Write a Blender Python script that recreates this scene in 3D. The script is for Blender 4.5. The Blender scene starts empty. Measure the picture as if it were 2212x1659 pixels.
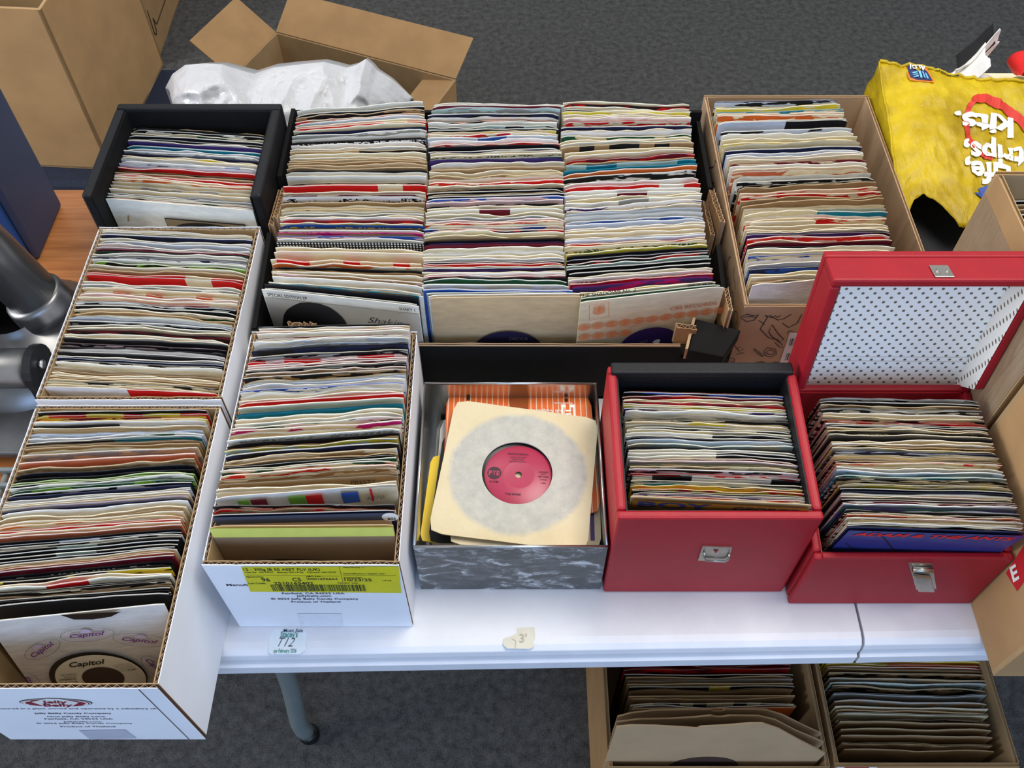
import bpy, math, random
from mathutils import Vector, Matrix, noise

# ------------------------------------------------------------------ camera, world, light, exposure
sc = bpy.context.scene
COL = sc.collection
TZ = 0.74                      # height of the table top above the floor
CZ = 1.02                      # camera height above the table top
F = 2000.0
PITCH = math.radians(53.8)
cd = bpy.data.cameras.new('camera'); cam = bpy.data.objects.new('camera', cd); COL.objects.link(cam)
cam.location = (0, 0, TZ + CZ); cam.rotation_euler = (math.pi/2 - PITCH, 0, 0)
cd.sensor_width = 36; cd.lens = F*36/2212; cd.clip_start = 0.05; cd.clip_end = 60
sc.camera = cam
wd = bpy.data.worlds.new('world'); sc.world = wd; wd.use_nodes = True
bg = wd.node_tree.nodes['Background']; bg.inputs[0].default_value = (0.80, 0.88, 1.0, 1); bg.inputs[1].default_value = 0.50
def area(name, loc, target, sx, sy, power, col):
    l = bpy.data.lights.new(name, 'AREA'); l.shape = 'RECTANGLE'; l.size = sx; l.size_y = sy; l.energy = power; l.color = col
    o = bpy.data.objects.new(name, l); COL.objects.link(o); o.location = loc
    o.rotation_euler = (Vector(target) - Vector(loc)).to_track_quat('-Z', 'Y').to_euler(); return o
area('ceiling_light', (0.7, 0.9, 3.0), (0.1, 0.75, 0.8), 1.3, 0.9, 45, (1.0, 0.955, 0.88))
area('ceiling_light', (-0.9, 2.3, 3.0), (-0.2, 0.9, 0.8), 1.2, 0.6, 11, (1.0, 0.95, 0.88))
area('window_light', (0.3, -2.6, 2.0), (0.0, 0.6, 0.7), 2.6, 1.7, 54, (0.33, 0.56, 1.0))
area('window_light', (-3.2, 0.5, 1.7), (0.3, 0.7, 0.8), 1.6, 1.3, 88, (0.95, 0.96, 1.0))
sc.view_settings.view_transform = 'Standard'; sc.view_settings.look = 'None'
sc.view_settings.gamma = 1; sc.view_settings.use_curve_mapping = False
sc.view_settings.exposure = 0.07

# ------------------------------------------------------------------ measuring helpers (z is measured from the table top)
FWD = Vector((0, math.cos(PITCH), -math.sin(PITCH))); UP = Vector((0, math.sin(PITCH), math.cos(PITCH))); RT = Vector((1, 0, 0))
CAM = Vector((0, 0, TZ + CZ))
def ray(px, py): return FWD + RT*((px-1106)/F) + UP*((829.5-py)/F)
def P(px, py, z):
    d = ray(px, py); return CAM + d*((z - CZ)/d.z)
def PYY(px, py, Y):
    d = ray(px, py); return CAM + d*(Y/d.y)
def V(x, y, z): return Vector((x, y, z + TZ))
RN = random.Random(11)

def lin(c):
    return tuple(((v/255)/12.92 if v/255 <= .04045 else ((v/255+.055)/1.055)**2.4) for v in c)
# ------------------------------------------------------------------ materials
class NT:
    def __init__(s, name):
        s.m = bpy.data.materials.new(name); s.m.use_nodes = True; s.t = s.m.node_tree; s.N = s.t.nodes; s.L = s.t.links
        s.b = s.N['Principled BSDF']
    def n(s, typ, **k):
        x = s.N.new(typ)
        for a, v in k.items(): setattr(x, a, v)
        return x
    def link(s, a, b): s.L.new(a, b)
    def val(s, sock, v):
        if hasattr(v, 'is_linked') or hasattr(v, 'links'): s.L.new(v, sock)
        else: sock.default_value = v
    def math(s, op, a, b=0.0, c=None):
        x = s.n('ShaderNodeMath', operation=op); s.val(x.inputs[0], a); s.val(x.inputs[1], b)
        if c is not None: s.val(x.inputs[2], c)
        return x.outputs[0]
    def mix(s, f, a, b):
        x = s.n('ShaderNodeMix', data_type='RGBA'); s.val(x.inputs[0], f); s.val(x.inputs[6], a); s.val(x.inputs[7], b); return x.outputs[2]
    def noise(s, vec, scale, detail=3, rough=.55):
        x = s.n('ShaderNodeTexNoise'); x.inputs['Scale'].default_value = scale; x.inputs['Detail'].default_value = detail
        x.inputs['Roughness'].default_value = rough
        if vec is not None: s.L.new(vec, x.inputs['Vector'])
        return x.outputs['Fac']
    def bump(s, h, st, dist=.001):
        x = s.n('ShaderNodeBump'); x.inputs['Strength'].default_value = st; x.inputs['Distance'].default_value = dist
        s.L.new(h, x.inputs['Height']); s.L.new(x.outputs[0], s.b.inputs['Normal'])
def rgba(c): return (*lin(c), 1)
MC = {}
def plain(name, c, rough=.6, metal=0, var=.08, vs=60, bump=.0, bs=300, spec=.5, c2=None):
    """paint, card, plastic or metal with a little mottling"""
    if name in MC: return MC[name]
    t = NT(name); tc = t.n('ShaderNodeTexCoord').outputs['Object']
    f = t.noise(tc, vs, 4)
    r = t.n('ShaderNodeMapRange'); t.link(f, r.inputs[0]); r.inputs[1].default_value = .35; r.inputs[2].default_value = .65
    a = tuple(v*(1-var) for v in lin(c))+(1,); b = rgba(c2) if c2 else tuple(min(1, v*(1+var)) for v in lin(c))+(1,)
    t.link(t.mix(r.outputs[0], a, b), t.b.inputs['Base Color'])
    t.b.inputs['Roughness'].default_value = rough; t.b.inputs['Metallic'].default_value = metal
    t.b.inputs['Specular IOR Level'].default_value = spec
    if bump: t.bump(t.noise(tc, bs, 3), bump)
    MC[name] = t.m; return t.m
KRAFT = plain('kraft_card', (172, 135, 90), .8, var=.07, vs=14, bump=.08, bs=500)
KRAFT2 = plain('kraft_card_pale', (184, 153, 118), .8, var=.06, vs=20, bump=.08, bs=500)
KRAFTD = plain('kraft_card_inner', (168, 140, 100), .85, var=.08, vs=20)
WHITECARD = plain('white_card', (235, 236, 240), .55, var=.03, vs=10)
GREYCARD = plain('grey_white_card', (222, 220, 222), .6, var=.03, vs=10)
FLUTE = plain('flute_paper', (170, 145, 118), .85, var=.15, vs=200)
DARKGAP = plain('flute_gap', (62, 40, 30), .9)
BLACKCARD = plain('black_card', (15, 14, 14), .75, var=.2, vs=30, bump=.1, bs=200, spec=.2)
BLACKVINYL = plain('black_leatherette', (19, 19, 22), .5, var=.15, vs=200, bump=.25, bs=900, spec=.3)
REDVINYL = plain('red_leatherette', (156, 16, 30), .45, var=.05, vs=40, bump=.3, bs=1100, spec=.4)
REDVINYL2 = plain('red_leatherette_dull', (152, 16, 30), .5, var=.05, vs=40, bump=.3, bs=1100, spec=.35)
PLASTIC = plain('white_table_plastic', (226, 226, 230), .42, var=.03, vs=25, bump=.15, bs=700)
CHROME = plain('chrome', (190, 190, 188), .22, metal=1, var=.1, vs=15)
DTUBE = plain('dark_polished_tube', (112, 112, 110), .28, metal=.75, var=.12, vs=10)
NICKEL = plain('nickel', (188, 182, 170), .32, metal=1, var=.15, vs=60)
STEEL = plain('brushed_steel', (120, 120, 120), .34, metal=.9, var=.2, vs=12)
BLACKPL = plain('black_plastic', (18, 18, 20), .35, var=.2)
GREYPAINT = plain('grey_leg_paint', (112, 120, 118), .5, var=.05)
NAVYFAB = plain('navy_upholstery', (14, 26, 48), .85, var=.25, vs=120, bump=.2, bs=600)
BLUEPL = plain('blue_plastic', (16, 62, 116), .45, var=.08, vs=8)
DBLUEPL = plain('dark_blue_plastic', (46, 54, 80), .55, var=.1, vs=8)
INK = plain('black_ink', (28, 26, 28), .6)
PAPERW = plain('white_paper', (226, 224, 220), .65, var=.04, vs=50)
def ink(name, c, rough=.6): return plain('ink_'+name, c, rough, var=.04)

def carpet():
    t = NT('carpet'); tc = t.n('ShaderNodeTexCoord').outputs['Object']
    a = t.noise(tc, 55, 5, .7); b = t.noise(tc, 420, 3, .6); m = t.math('MULTIPLY_ADD', a, .55, t.math('MULTIPLY', b, .45))
    r = t.n('ShaderNodeMapRange'); t.link(m, r.inputs[0]); r.inputs[1].default_value = .36; r.inputs[2].default_value = .64
    t.link(t.mix(r.outputs[0], rgba((58, 58, 57)), rgba((112, 111, 108))), t.b.inputs['Base Color'])
    t.b.inputs['Roughness'].default_value = .95; t.b.inputs['Specular IOR Level'].default_value = .1
    t.bump(b, .9, .004); return t.m
def wood():
    t = NT('wood_laminate'); tc = t.n('ShaderNodeTexCoord').outputs['Object']
    mp = t.n('ShaderNodeMapping'); mp.inputs['Scale'].default_value = (3, 60, 3); t.link(tc, mp.inputs[0])
    a = t.noise(mp.outputs[0], 1.6, 6, .65)
    r = t.n('ShaderNodeMapRange'); t.link(a, r.inputs[0]); r.inputs[1].default_value = .3; r.inputs[2].default_value = .7
    t.link(t.mix(r.outputs[0], rgba((150, 88, 42)), rgba((196, 130, 76))), t.b.inputs['Base Color'])
    t.b.inputs['Roughness'].default_value = .4; return t.m
def marble_tin():
    t = NT('marbled_tin'); tc = t.n('ShaderNodeTexCoord').outputs['Object']
    mp = t.n('ShaderNodeMapping'); mp.inputs['Scale'].default_value = (1, 1, 1.9); t.link(tc, mp.inputs[0])
    d = t.noise(mp.outputs[0], 9, 2); v = t.n('ShaderNodeVectorMath', operation='ADD'); t.link(mp.outputs[0], v.inputs[0])
    w = t.n('ShaderNodeTexNoise'); w.inputs['Scale'].default_value = 14; t.link(mp.outputs[0], w.inputs['Vector'])
    w2 = t.n('ShaderNodeVectorMath', operation='SCALE'); t.link(w.outputs['Color'], w2.inputs[0]); w2.inputs['Scale'].default_value = .09
    t.link(w2.outputs[0], v.inputs[1])
    a = t.noise(v.outputs[0], 34, 7, .68)
    cr = t.n('ShaderNodeValToRGB'); t.link(a, cr.inputs[0]); e = cr.color_ramp.elements
    e[0].position = .44; e[0].color = rgba((78, 78, 76)); e[1].position = .66; e[1].color = rgba((205, 207, 208))
    x = e.new(.53); x.color = rgba((100, 100, 99))
    t.link(cr.outputs[0], t.b.inputs['Base Color']); t.b.inputs['Roughness'].default_value = .38; t.b.inputs['Metallic'].default_value = .15
    return t.m
def dotted_lining():
    t = NT('dotted_paper_lining'); uv = t.n('ShaderNodeUVMap').outputs[0]
    sp = t.n('ShaderNodeSeparateXYZ'); t.link(uv, sp.inputs[0]); x, y = sp.outputs[0], sp.outputs[1]
    s = .0128
    def lattice(ox, oy):
        fx = t.math('SUBTRACT', t.math('FRACT', t.math('ADD', t.math('DIVIDE', x, s), ox)), .5)
        fy = t.math('SUBTRACT', t.math('FRACT', t.math('ADD', t.math('DIVIDE', y, s), oy)), .5)
        return t.math('LESS_THAN', t.math('SQRT', t.math('ADD', t.math('MULTIPLY', fx, fx), t.math('MULTIPLY', fy, fy))), .135)
    m = t.math('MAXIMUM', lattice(0, 0), lattice(.5, .5))
    f = t.noise(t.n('ShaderNodeTexCoord').outputs['Object'], 18, 3)
    base = t.mix(f, rgba((250, 249, 244)), rgba((242, 240, 230)))
    t.link(t.mix(m, base, rgba((112, 98, 80))), t.b.inputs['Base Color']); t.b.inputs['Roughness'].default_value = .6
    return t.m
def sleeve_mat():
    t = NT('record_sleeve_print')
    def at(n, out): x = t.n('ShaderNodeAttribute'); x.attribute_name = n; return x.outputs[out]
    c1, c2, ec = at('c1', 'Color'), at('c2', 'Color'), at('ec', 'Color')
    ps = t.n('ShaderNodeSeparateXYZ'); t.link(at('par', 'Vector'), ps.inputs[0]); pat, th, sd = ps.outputs
    us = t.n('ShaderNodeSeparateXYZ'); t.link(t.n('ShaderNodeUVMap').outputs[0], us.inputs[0]); u, v = us.outputs[0], us.outputs[1]
    def vec(a, b, c):
        x = t.n('ShaderNodeCombineXYZ'); t.val(x.inputs[0], a); t.val(x.inputs[1], b); t.val(x.inputs[2], c); return x.outputs[0]
    n1 = t.noise(vec(t.math('MULTIPLY', u, 26), t.math('MULTIPLY', v, 120), t.math('MULTIPLY', sd, 7.3)), 1, 2)
    m1 = t.math('GREATER_THAN', n1, th)
    wn = t.n('ShaderNodeTexWhiteNoise'); wn.noise_dimensions = '2D'
    t.link(vec(t.math('FLOOR', t.math('MULTIPLY', t.math('ADD', u, sd), 48)), t.math('FLOOR', sd), 0), wn.inputs['Vector'])
    m2 = t.math('GREATER_THAN', wn.outputs[0], .62)
    fx = t.math('SUBTRACT', t.math('FRACT', t.math('MULTIPLY', u, 250)), .5)
    fy = t.math('SUBTRACT', t.math('FRACT', t.math('MULTIPLY', v, 250)), .5)
    m3 = t.math('LESS_THAN', t.math('ADD', t.math('MULTIPLY', fx, fx), t.math('MULTIPLY', fy, fy)), .09)
    wn2 = t.n('ShaderNodeTexWhiteNoise'); wn2.noise_dimensions = '2D'
    t.link(vec(t.math('FLOOR', t.math('MULTIPLY', t.math('ADD', u, sd), 420)), t.math('FLOOR', t.math('MULTIPLY', v, 700)), 0), wn2.inputs['Vector'])
    m4 = t.math('MULTIPLY', t.math('GREATER_THAN', wn2.outputs[0], .5), t.math('MULTIPLY', t.math('GREATER_THAN', v, .003), t.math('LESS_THAN', v, .009)))
    m4 = t.math('MULTIPLY', m4, t.math('GREATER_THAN', t.noise(vec(t.math('MULTIPLY', u, 30), sd, 0), 1, 0), .47))
    m5 = t.math('MULTIPLY', t.math('GREATER_THAN', u, .125), t.math('LESS_THAN', u, .158))
    m6 = t.math('GREATER_THAN', u, .095)
    m7 = t.math('MULTIPLY', t.math('GREATER_THAN', u, .07), t.math('LESS_THAN', u, .11))
    m = 0.0
    for k, mk in enumerate((m1, m2, m3, m4, m5, m6, m7), 1):
        sel = t.math('COMPARE', pat, float(k), .1)
        m = t.math('MAXIMUM', m, t.math('MULTIPLY', sel, mk)) if k > 1 else t.math('MULTIPLY', sel, mk)
    col = t.mix(m, c1, c2)
    st = t.noise(vec(t.math('MULTIPLY', u, 45), t.math('MULTIPLY', v, 110), t.math('MULTIPLY', sd, 3.1)), 1, 4, .6)
    r = t.n('ShaderNodeMapRange'); t.link(st, r.inputs[0]); r.inputs[1].default_value = .3; r.inputs[2].default_value = .7
    r.inputs[3].default_value = .86; r.inputs[4].default_value = 1.06
    sc_ = t.n('ShaderNodeVectorMath', operation='SCALE'); t.link(col, sc_.inputs[0]); t.link(r.outputs[0], sc_.inputs['Scale'])
    t.link(t.mix(t.math('LESS_THAN', v, .0009), sc_.outputs[0], ec), t.b.inputs['Base Color'])
    t.b.inputs['Roughness'].default_value = .5; t.b.inputs['Specular IOR Level'].default_value = .35
    t.bump(st, .5, .0012)
    return t.m
def vinyl_mat():
    t = NT('vinyl'); tc = t.n('ShaderNodeTexCoord').outputs['Object']
    s = t.n('ShaderNodeSeparateXYZ'); t.link(tc, s.inputs[0])
    rr = t.math('SQRT', t.math('ADD', t.math('MULTIPLY', s.outputs[0], s.outputs[0]), t.math('MULTIPLY', s.outputs[1], s.outputs[1])))
    t.bump(t.math('SINE', t.math('MULTIPLY', rr, 6000)), .3, .0004)
    t.b.inputs['Base Color'].default_value = rgba((20, 20, 22)); t.b.inputs['Roughness'].default_value = .28; return t.m
def old_sleeve():
    t = NT('old_paper_with_ring_wear'); tc = t.n('ShaderNodeTexCoord').outputs['Object']
    s = t.n('ShaderNodeSeparateXYZ'); t.link(tc, s.inputs[0])
    w = t.math('MULTIPLY', t.math('SUBTRACT', t.noise(tc, 30, 4), .5), .010)
    rr = t.math('ADD', w, t.math('SQRT', t.math('ADD', t.math('MULTIPLY', s.outputs[0], s.outputs[0]), t.math('MULTIPLY', s.outputs[1], s.outputs[1]))))
    r = t.n('ShaderNodeMapRange'); t.link(rr, r.inputs[0]); r.inputs[1].default_value = .076; r.inputs[2].default_value = .083
    g = t.mix(t.noise(tc, 60, 5, .7), rgba((150, 151, 145)), rgba((212, 206, 190)))
    c = t.mix(t.noise(tc, 22, 4), rgba((206, 188, 146)), rgba((226, 213, 178)))
    t.link(t.mix(r.outputs[0], g, c), t.b.inputs['Base Color']); t.b.inputs['Roughness'].default_value = .7
    t.bump(t.noise(tc, 45, 6, .65), .9, .003); return t.m
def yellow_bag_mat():
    t = NT('yellow_woven_plastic'); tc = t.n('ShaderNodeTexCoord').outputs['Object']
    f = t.noise(tc, 14, 5, .65)
    r = t.n('ShaderNodeMapRange'); t.link(f, r.inputs[0]); r.inputs[1].default_value = .35; r.inputs[2].default_value = .65
    t.link(t.mix(r.outputs[0], rgba((156, 128, 5)), rgba((196, 168, 12))), t.b.inputs['Base Color'])
    t.b.inputs['Roughness'].default_value = .46; t.b.inputs['Specular IOR Level'].default_value = .3
    mp = t.n('ShaderNodeMapping'); mp.inputs['Scale'].default_value = (1, .35, 1); mp.inputs['Rotation'].default_value = (0, 0, .5); t.link(tc, mp.inputs[0])
    t.bump(t.noise(mp.outputs[0], 60, 4, .6), .6, .005); return t.m
def film_mat():
    t = NT('white_plastic_film'); tc = t.n('ShaderNodeTexCoord').outputs['Object']
    t.b.inputs['Base Color'].default_value = rgba((206, 206, 208)); t.b.inputs['Roughness'].default_value = .25
    t.b.inputs['Transmission Weight'].default_value = .12
    t.bump(t.noise(tc, 38, 5, .6), .55, .006); return t.m
CARPET, WOOD, TIN, DOTS, SLV, VINYL, OLDPAPER, YBAG, FILM = carpet(), wood(), marble_tin(), dotted_lining(), sleeve_mat(), vinyl_mat(), old_sleeve(), yellow_bag_mat(), film_mat()
def tape_mat():
    t = NT('brown_packing_tape'); tc = t.n('ShaderNodeTexCoord').outputs['Object']
    t.link(t.mix(t.noise(tc, 25, 4), rgba((134, 112, 88)), rgba((164, 142, 114))), t.b.inputs['Base Color']); t.b.inputs['Roughness'].default_value = .28
    mp = t.n('ShaderNodeMapping'); mp.inputs['Scale'].default_value = (1, 3, .5); mp.inputs['Rotation'].default_value = (.5, 0, 0); t.link(tc, mp.inputs[0])
    t.bump(t.noise(mp.outputs[0], 14, 3), .9, .008); return t.m
TAPE = tape_mat()

# ------------------------------------------------------------------ object helpers
class Thing:
    def __init__(s, name, label, cat, loc, group=None):
        s.e = bpy.data.objects.new(name, None); COL.objects.link(s.e); s.o = Vector(loc); s.e.location = s.o; s.e.empty_display_size = .05
        s.e['label'] = label; s.e['category'] = cat
        if group: s.e['group'] = group
def mk(name, verts, faces, mat, parent=None, mi=None, smooth=False, label=None, origin=None, bevel=0, solid=0):
    """one mesh object; verts in world space. parent: Thing or mesh object"""
    if isinstance(parent, Thing): po, pw = parent.e, parent.o
    elif parent is not None: po, pw = parent, Vector(parent['_w'])
    else: po, pw = None, Vector((0, 0, 0))
    if origin is None: origin = pw if po else Vector((0, 0, 0))
    origin = Vector(origin)
    me = bpy.data.meshes.new(name); me.from_pydata([tuple(Vector(v)-origin) for v in verts], [], faces)
    for m in (mat if isinstance(mat, (list, tuple)) else [mat]): me.materials.append(m)
    if mi: me.polygons.foreach_set('material_index', mi)
    if smooth: me.polygons.foreach_set('use_smooth', [True]*len(me.polygons))
    o = bpy.data.objects.new(name, me); COL.objects.link(o)
    if po: o.parent = po
    o.location = origin - pw
    if label: o['label'] = label
    o['_w'] = tuple(origin)
    if solid:
        s = o.modifiers.new('s', 'SOLIDIFY'); s.thickness = solid; s.offset = 0
    if bevel:
        b = o.modifiers.new('b', 'BEVEL'); b.width = bevel; b.segments = 2; b.limit_method = 'ANGLE'
    return o
def tag(o, label=None, cat=None, group=None, kind=None):
    if label: o['label'] = label
    if cat: o['category'] = cat
    if group: o['group'] = group
    if kind: o['kind'] = kind
    return o
def prism(poly, n, d):
    """closed prism: polygon (3D points) pushed by vector d"""
    k = len(poly); d = Vector(d)
    vs = [Vector(p) for p in poly] + [Vector(p)+d for p in poly]
    fs = [tuple(range(k))[::-1], tuple(range(k, 2*k))] + [(i, (i+1) % k, k+(i+1) % k, k+i) for i in range(k)]
    return vs, fs
def boxv(x0, x1, y0, y1, z0, z1):
    return prism([V(x0, y0, z0), V(x1, y0, z0), V(x1, y1, z0), V(x0, y1, z0)], 0, (0, 0, z1-z0))
def join(parts):
    vs, fs = [], []
    for v, f in parts:
        k = len(vs); vs += v; fs += [tuple(i+k for i in q) for q in f]
    return vs, fs
def tube(path, r, seg=14, cap=True):
    vs, fs = [], []; n = len(path); rr = r if isinstance(r, (list, tuple)) else [r]*n
    t0 = (Vector(path[1])-Vector(path[0])).normalized(); a = t0.orthogonal().normalized()
    for i, p in enumerate(path):
        p = Vector(p); t = (Vector(path[min(i+1, n-1)])-Vector(path[max(i-1, 0)])).normalized()
        a = (a - t*a.dot(t)).normalized(); b = t.cross(a)
        for j in range(seg):
            an = 2*math.pi*j/seg; vs.append(p + (a*math.cos(an)+b*math.sin(an))*rr[i])
        if i:
            for j in range(seg):
                q = (i-1)*seg; fs.append((q+j, q+(j+1) % seg, i*seg+(j+1) % seg, i*seg+j))
    if cap: fs += [tuple(range(seg))[::-1], tuple(range((n-1)*seg, n*seg))]
    return vs, fs
def lathe(c, prof, seg=40, axis=None):
    """prof: (radius, height) list round a vertical axis at c"""
    vs, fs = [], []
    for i, (r, h) in enumerate(prof):
        for j in range(seg):
            a = 2*math.pi*j/seg; vs.append(Vector(c)+Vector((r*math.cos(a), r*math.sin(a), h)))
        if i:
            for j in range(seg):
                q = (i-1)*seg; fs.append((q+j, q+(j+1) % seg, i*seg+(j+1) % seg, i*seg+j))
    return vs, fs
class Frame:
    """a flat face: origin, unit u (reading direction), unit v (up the text); w = normal"""
    def __init__(s, o, u, v):
        s.o = Vector(o); s.u = Vector(u).normalized(); v = Vector(v); s.v = (v - s.u*v.dot(s.u)).normalized(); s.w = s.u.cross(s.v)
    def p(s, a, b, c=0): return s.o + s.u*a + s.v*b + s.w*c
TXT = {}
def glyphs(body, bold=0.0, shear=0.0):
    k = (body, bold, shear)
    if k not in TXT:
        cu = bpy.data.curves.new('t', 'FONT'); cu.body = body; cu.offset = bold; cu.shear = shear; cu.resolution_u = 3; cu.size = 1
        cu.align_x = 'LEFT'
        o = bpy.data.objects.new('t', cu); me = bpy.data.meshes.new_from_object(o)
        TXT[k] = ([tuple(v.co) for v in me.vertices], [tuple(p.vertices) for p in me.polygons])
        bpy.data.objects.remove(o); bpy.data.curves.remove(cu); bpy.data.meshes.remove(me)
    return TXT[k]
def text(fr, body, x, y, h, mat, parent, name='lettering', w=None, bold=.015, shear=0, align='l', rot=0, lift=.0004, mapf=None, label=None):
    """flat printed lettering of cap height h at (x, y) of the face; w squeezes it to that width"""
    vs, fs = glyphs(body, bold, shear)
    xs = [v[0] for v in vs]; x0, x1 = min(xs), max(xs); s = h/.72; sx = (w/(x1-x0)) if w else s
    W = (x1-x0)*sx; off = {'l': 0, 'c': -W/2, 'r': -W}[align]; ca, sa = math.cos(rot), math.sin(rot)
    out = []
    for a, b, _ in vs:
        a = (a-x0)*sx+off; b = b*s; a, b = a*ca-b*sa+x, a*sa+b*ca+y
        out.append(mapf(a, b) if mapf else fr.p(a, b, lift))
    return mk(name, out, fs, mat, parent, label=label)
def shape(fr, pts, mat, parent, name='printed_patch', lift=.0003, label=None, mapf=None):
    return mk(name, [mapf(a, b) if mapf else fr.p(a, b, lift) for a, b in pts], [tuple(range(len(pts)))], mat, parent, label=label)
def rect(x0, y0, x1, y1): return [(x0, y0), (x1, y0), (x1, y1), (x0, y1)]
def ell(cx, cy, rx, ry, n=28, rot=0, a0=0, a1=2*math.pi):
    out = []
    for i in range(n):
        a = a0+(a1-a0)*i/n; x, y = rx*math.cos(a), ry*math.sin(a)
        out.append((cx+x*math.cos(rot)-y*math.sin(rot), cy+x*math.sin(rot)+y*math.cos(rot)))
    return out
def ribbon(fr, lines, wd, mat, parent, name='printed_lines', lift=.0003, closed=False, mapf=None):
    """polylines drawn on a face as flat inked lines, one mesh"""
    vs, fs = [], []
    g = (lambda a, b: mapf(a, b)) if mapf else (lambda a, b: fr.p(a, b, lift))
    for ln in lines:
        n = len(ln); k = len(vs)
        for i, (x, y) in enumerate(ln):
            x0, y0 = ln[max(i-1, 0)]; x1, y1 = ln[min(i+1, n-1)]
            dx, dy = x1-x0, y1-y0; l = math.hypot(dx, dy) or 1; w = wd*(.5 if not closed else .5)*(1 if 0 < i < n-1 else .7)
            vs += [g(x-dy/l*w, y+dx/l*w), g(x+dy/l*w, y-dx/l*w)]
            if i: fs.append((k+2*i-2, k+2*i-1, k+2*i+1, k+2*i))
    return mk(name, vs, fs, mat, parent)
def loop(pts): return pts+[pts[0]]

# ------------------------------------------------------------------ setting
fl = mk('floor', [Vector((-5, -3, 0)), Vector((5, -3, 0)), Vector((5, 7, 0)), Vector((-5, 7, 0)), Vector((-5, -3, -.1)), Vector((5, -3, -.1)), Vector((5, 7, -.1)), Vector((-5, 7, -.1))],
        [(0, 1, 2, 3), (7, 6, 5, 4), (0, 4, 5, 1), (1, 5, 6, 2), (2, 6, 7, 3), (3, 7, 4, 0)], CARPET)
tag(fl, kind='structure')
tag(mk('wall_back', *prism([Vector((-5, 7, 0)), Vector((5, 7, 0)), Vector((5, 7.1, 0)), Vector((-5, 7.1, 0))], 0, (0, 0, 3.1)), plain('wall_paint', (205, 203, 196), .9)), kind='structure')

# white folding table ------------------------------------------------
T = Thing('folding_table', 'white moulded plastic folding table carrying the boxes of records', 'table', (.4, .75, 0))
TX0, TXM, TX1, TY0, TY1 = -.515, .40, 1.31, .3655, 1.12
TSK = .0176
def table_half(x0, x1):
    pr = [(0, 0.000), (-.008, -.0015), (-.014, -.006), (-.016, -.014), (-.0165, -.026), (-.020, -.028), (-.0205, -.046), (-.016, -.046), (-.013, -.030), (0, -.02)]
    k = TSK*(x0+.33)
    poly = [V(x0, TY0+.018+a+k, b) for a, b in pr] + [V(x0, TY1+k, -.02), V(x0, TY1+.01+k, -.03), V(x0, TY1+.01+k, 0)]
    # top as one slab with a stepped lip along the front
    return prism(poly, 0, (x1-x0, TSK*(x1-x0), 0))
for x0, x1 in ((TX0, TXM-.0015), (TXM+.0015, TX1)):
    v, f = table_half(x0, x1); mk('table_top_half', v, f, PLASTIC, T, bevel=.001)
def leg(dx, sg):
    pts = [V(dx+sg*a, b, c) for a, b, c in ((.018, .525, -.05), (.013, .512, -.35), (.006, .501, -.51), (-.003, .493, -.61), (-.008, .488, -.67), (-.006, .485, -.700), (.001, .483, -.722))]
    l = mk('leg', *tube(pts, .0155, 16), GREYPAINT, T, smooth=True)
    d = (pts[-1]-pts[-2]).normalized()
    mk('rubber_foot', *tube([pts[-1]-d*.010, pts[-1]-d*.002, pts[-1]+d*.006, Vector((pts[-1].x+.004, pts[-1].y, .003))], [.0165, .0185, .0185, .015], 16), BLACKPL, l, smooth=True)
leg(-.372, 1); leg(1.15, -1)
for x in (-.38, 1.17): mk('leg', *tube([V(x, 1.02, -.05), V(x, 1.02, -.73)], .0155, 12), GREYPAINT, T, smooth=True)
mk('brace', *tube([V(-.38, .60, -.25), V(-.38, 1.02, -.25)], .01, 10), GREYPAINT, T)
mk('brace', *tube([V(1.17, .60, -.25), V(1.17, 1.02, -.25)], .01, 10), GREYPAINT, T)
TF = Frame(V(0, 0, 0), (1, 0, 0), (0, 1, 0))
def tp(px, py): p = P(px, py, 0); return (p.x, p.y)
# seller's sticker and the worn price sticker on the front edge of the table
a = tp(586, 1413); b = tp(662, 1360)
st = mk('table_sticker', [TF.p(x, y, .0002) for x, y in (tp(580, 1409), tp(583, 1372), tp(592, 1360), tp(657, 1360), tp(663, 1368), tp(660, 1404), tp(648, 1413), tp(586, 1413))], [tuple(range(8))], ink('sticker', (226, 234, 238)), T, label='pale sticker printed in green with a handwritten T12')
GRN = ink('green', (20, 130, 120))
w_ = (b[0]-a[0])
text(TF, 'Music Sale', a[0]+w_*.28, tp(600, 1366)[1], .004, ink('dkblue', (30, 60, 90)), st, w=w_*.62, lift=.0008)
text(TF, "Stacey's", a[0]+w_*.2, tp(600, 1377)[1], .007, GRN, st, w=w_*.55, lift=.0008)
text(TF, 'T12', a[0]+w_*.18, tp(600, 1397)[1], .011, INK, st, w=w_*.5, bold=-.015, shear=.4, lift=.0008)
text(TF, 'uys February 2026', a[0]+w_*.06, tp(600, 1410)[1], .0045, GRN, st, w=w_*.72, lift=.0008)
st2 = mk('price_sticker', [TF.p(*tp(x, y), .0003) for x, y in ((1088, 1380), (1108, 1373), (1118, 1366), (1115, 1357), (1155, 1355), (1156, 1380), (1151, 1386), (1155, 1396), (1144, 1402), (1096, 1401), (1086, 1392))], [tuple(range(11))], ink('oldsticker', (216, 210, 192)), T, label='torn yellowed price sticker')
text(TF, "3'", tp(1122, 1385)[0], tp(1122, 1388)[1], .010, ink('fadedgrey', (176, 170, 150)), st2, lift=.0008)
ribbon(TF, [[tp(1105, 1380), tp(1114, 1385), tp(1113, 1402)]], .0009, ink('fadedgrey', (176, 170, 150)), st2, lift=.0006)

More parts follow.
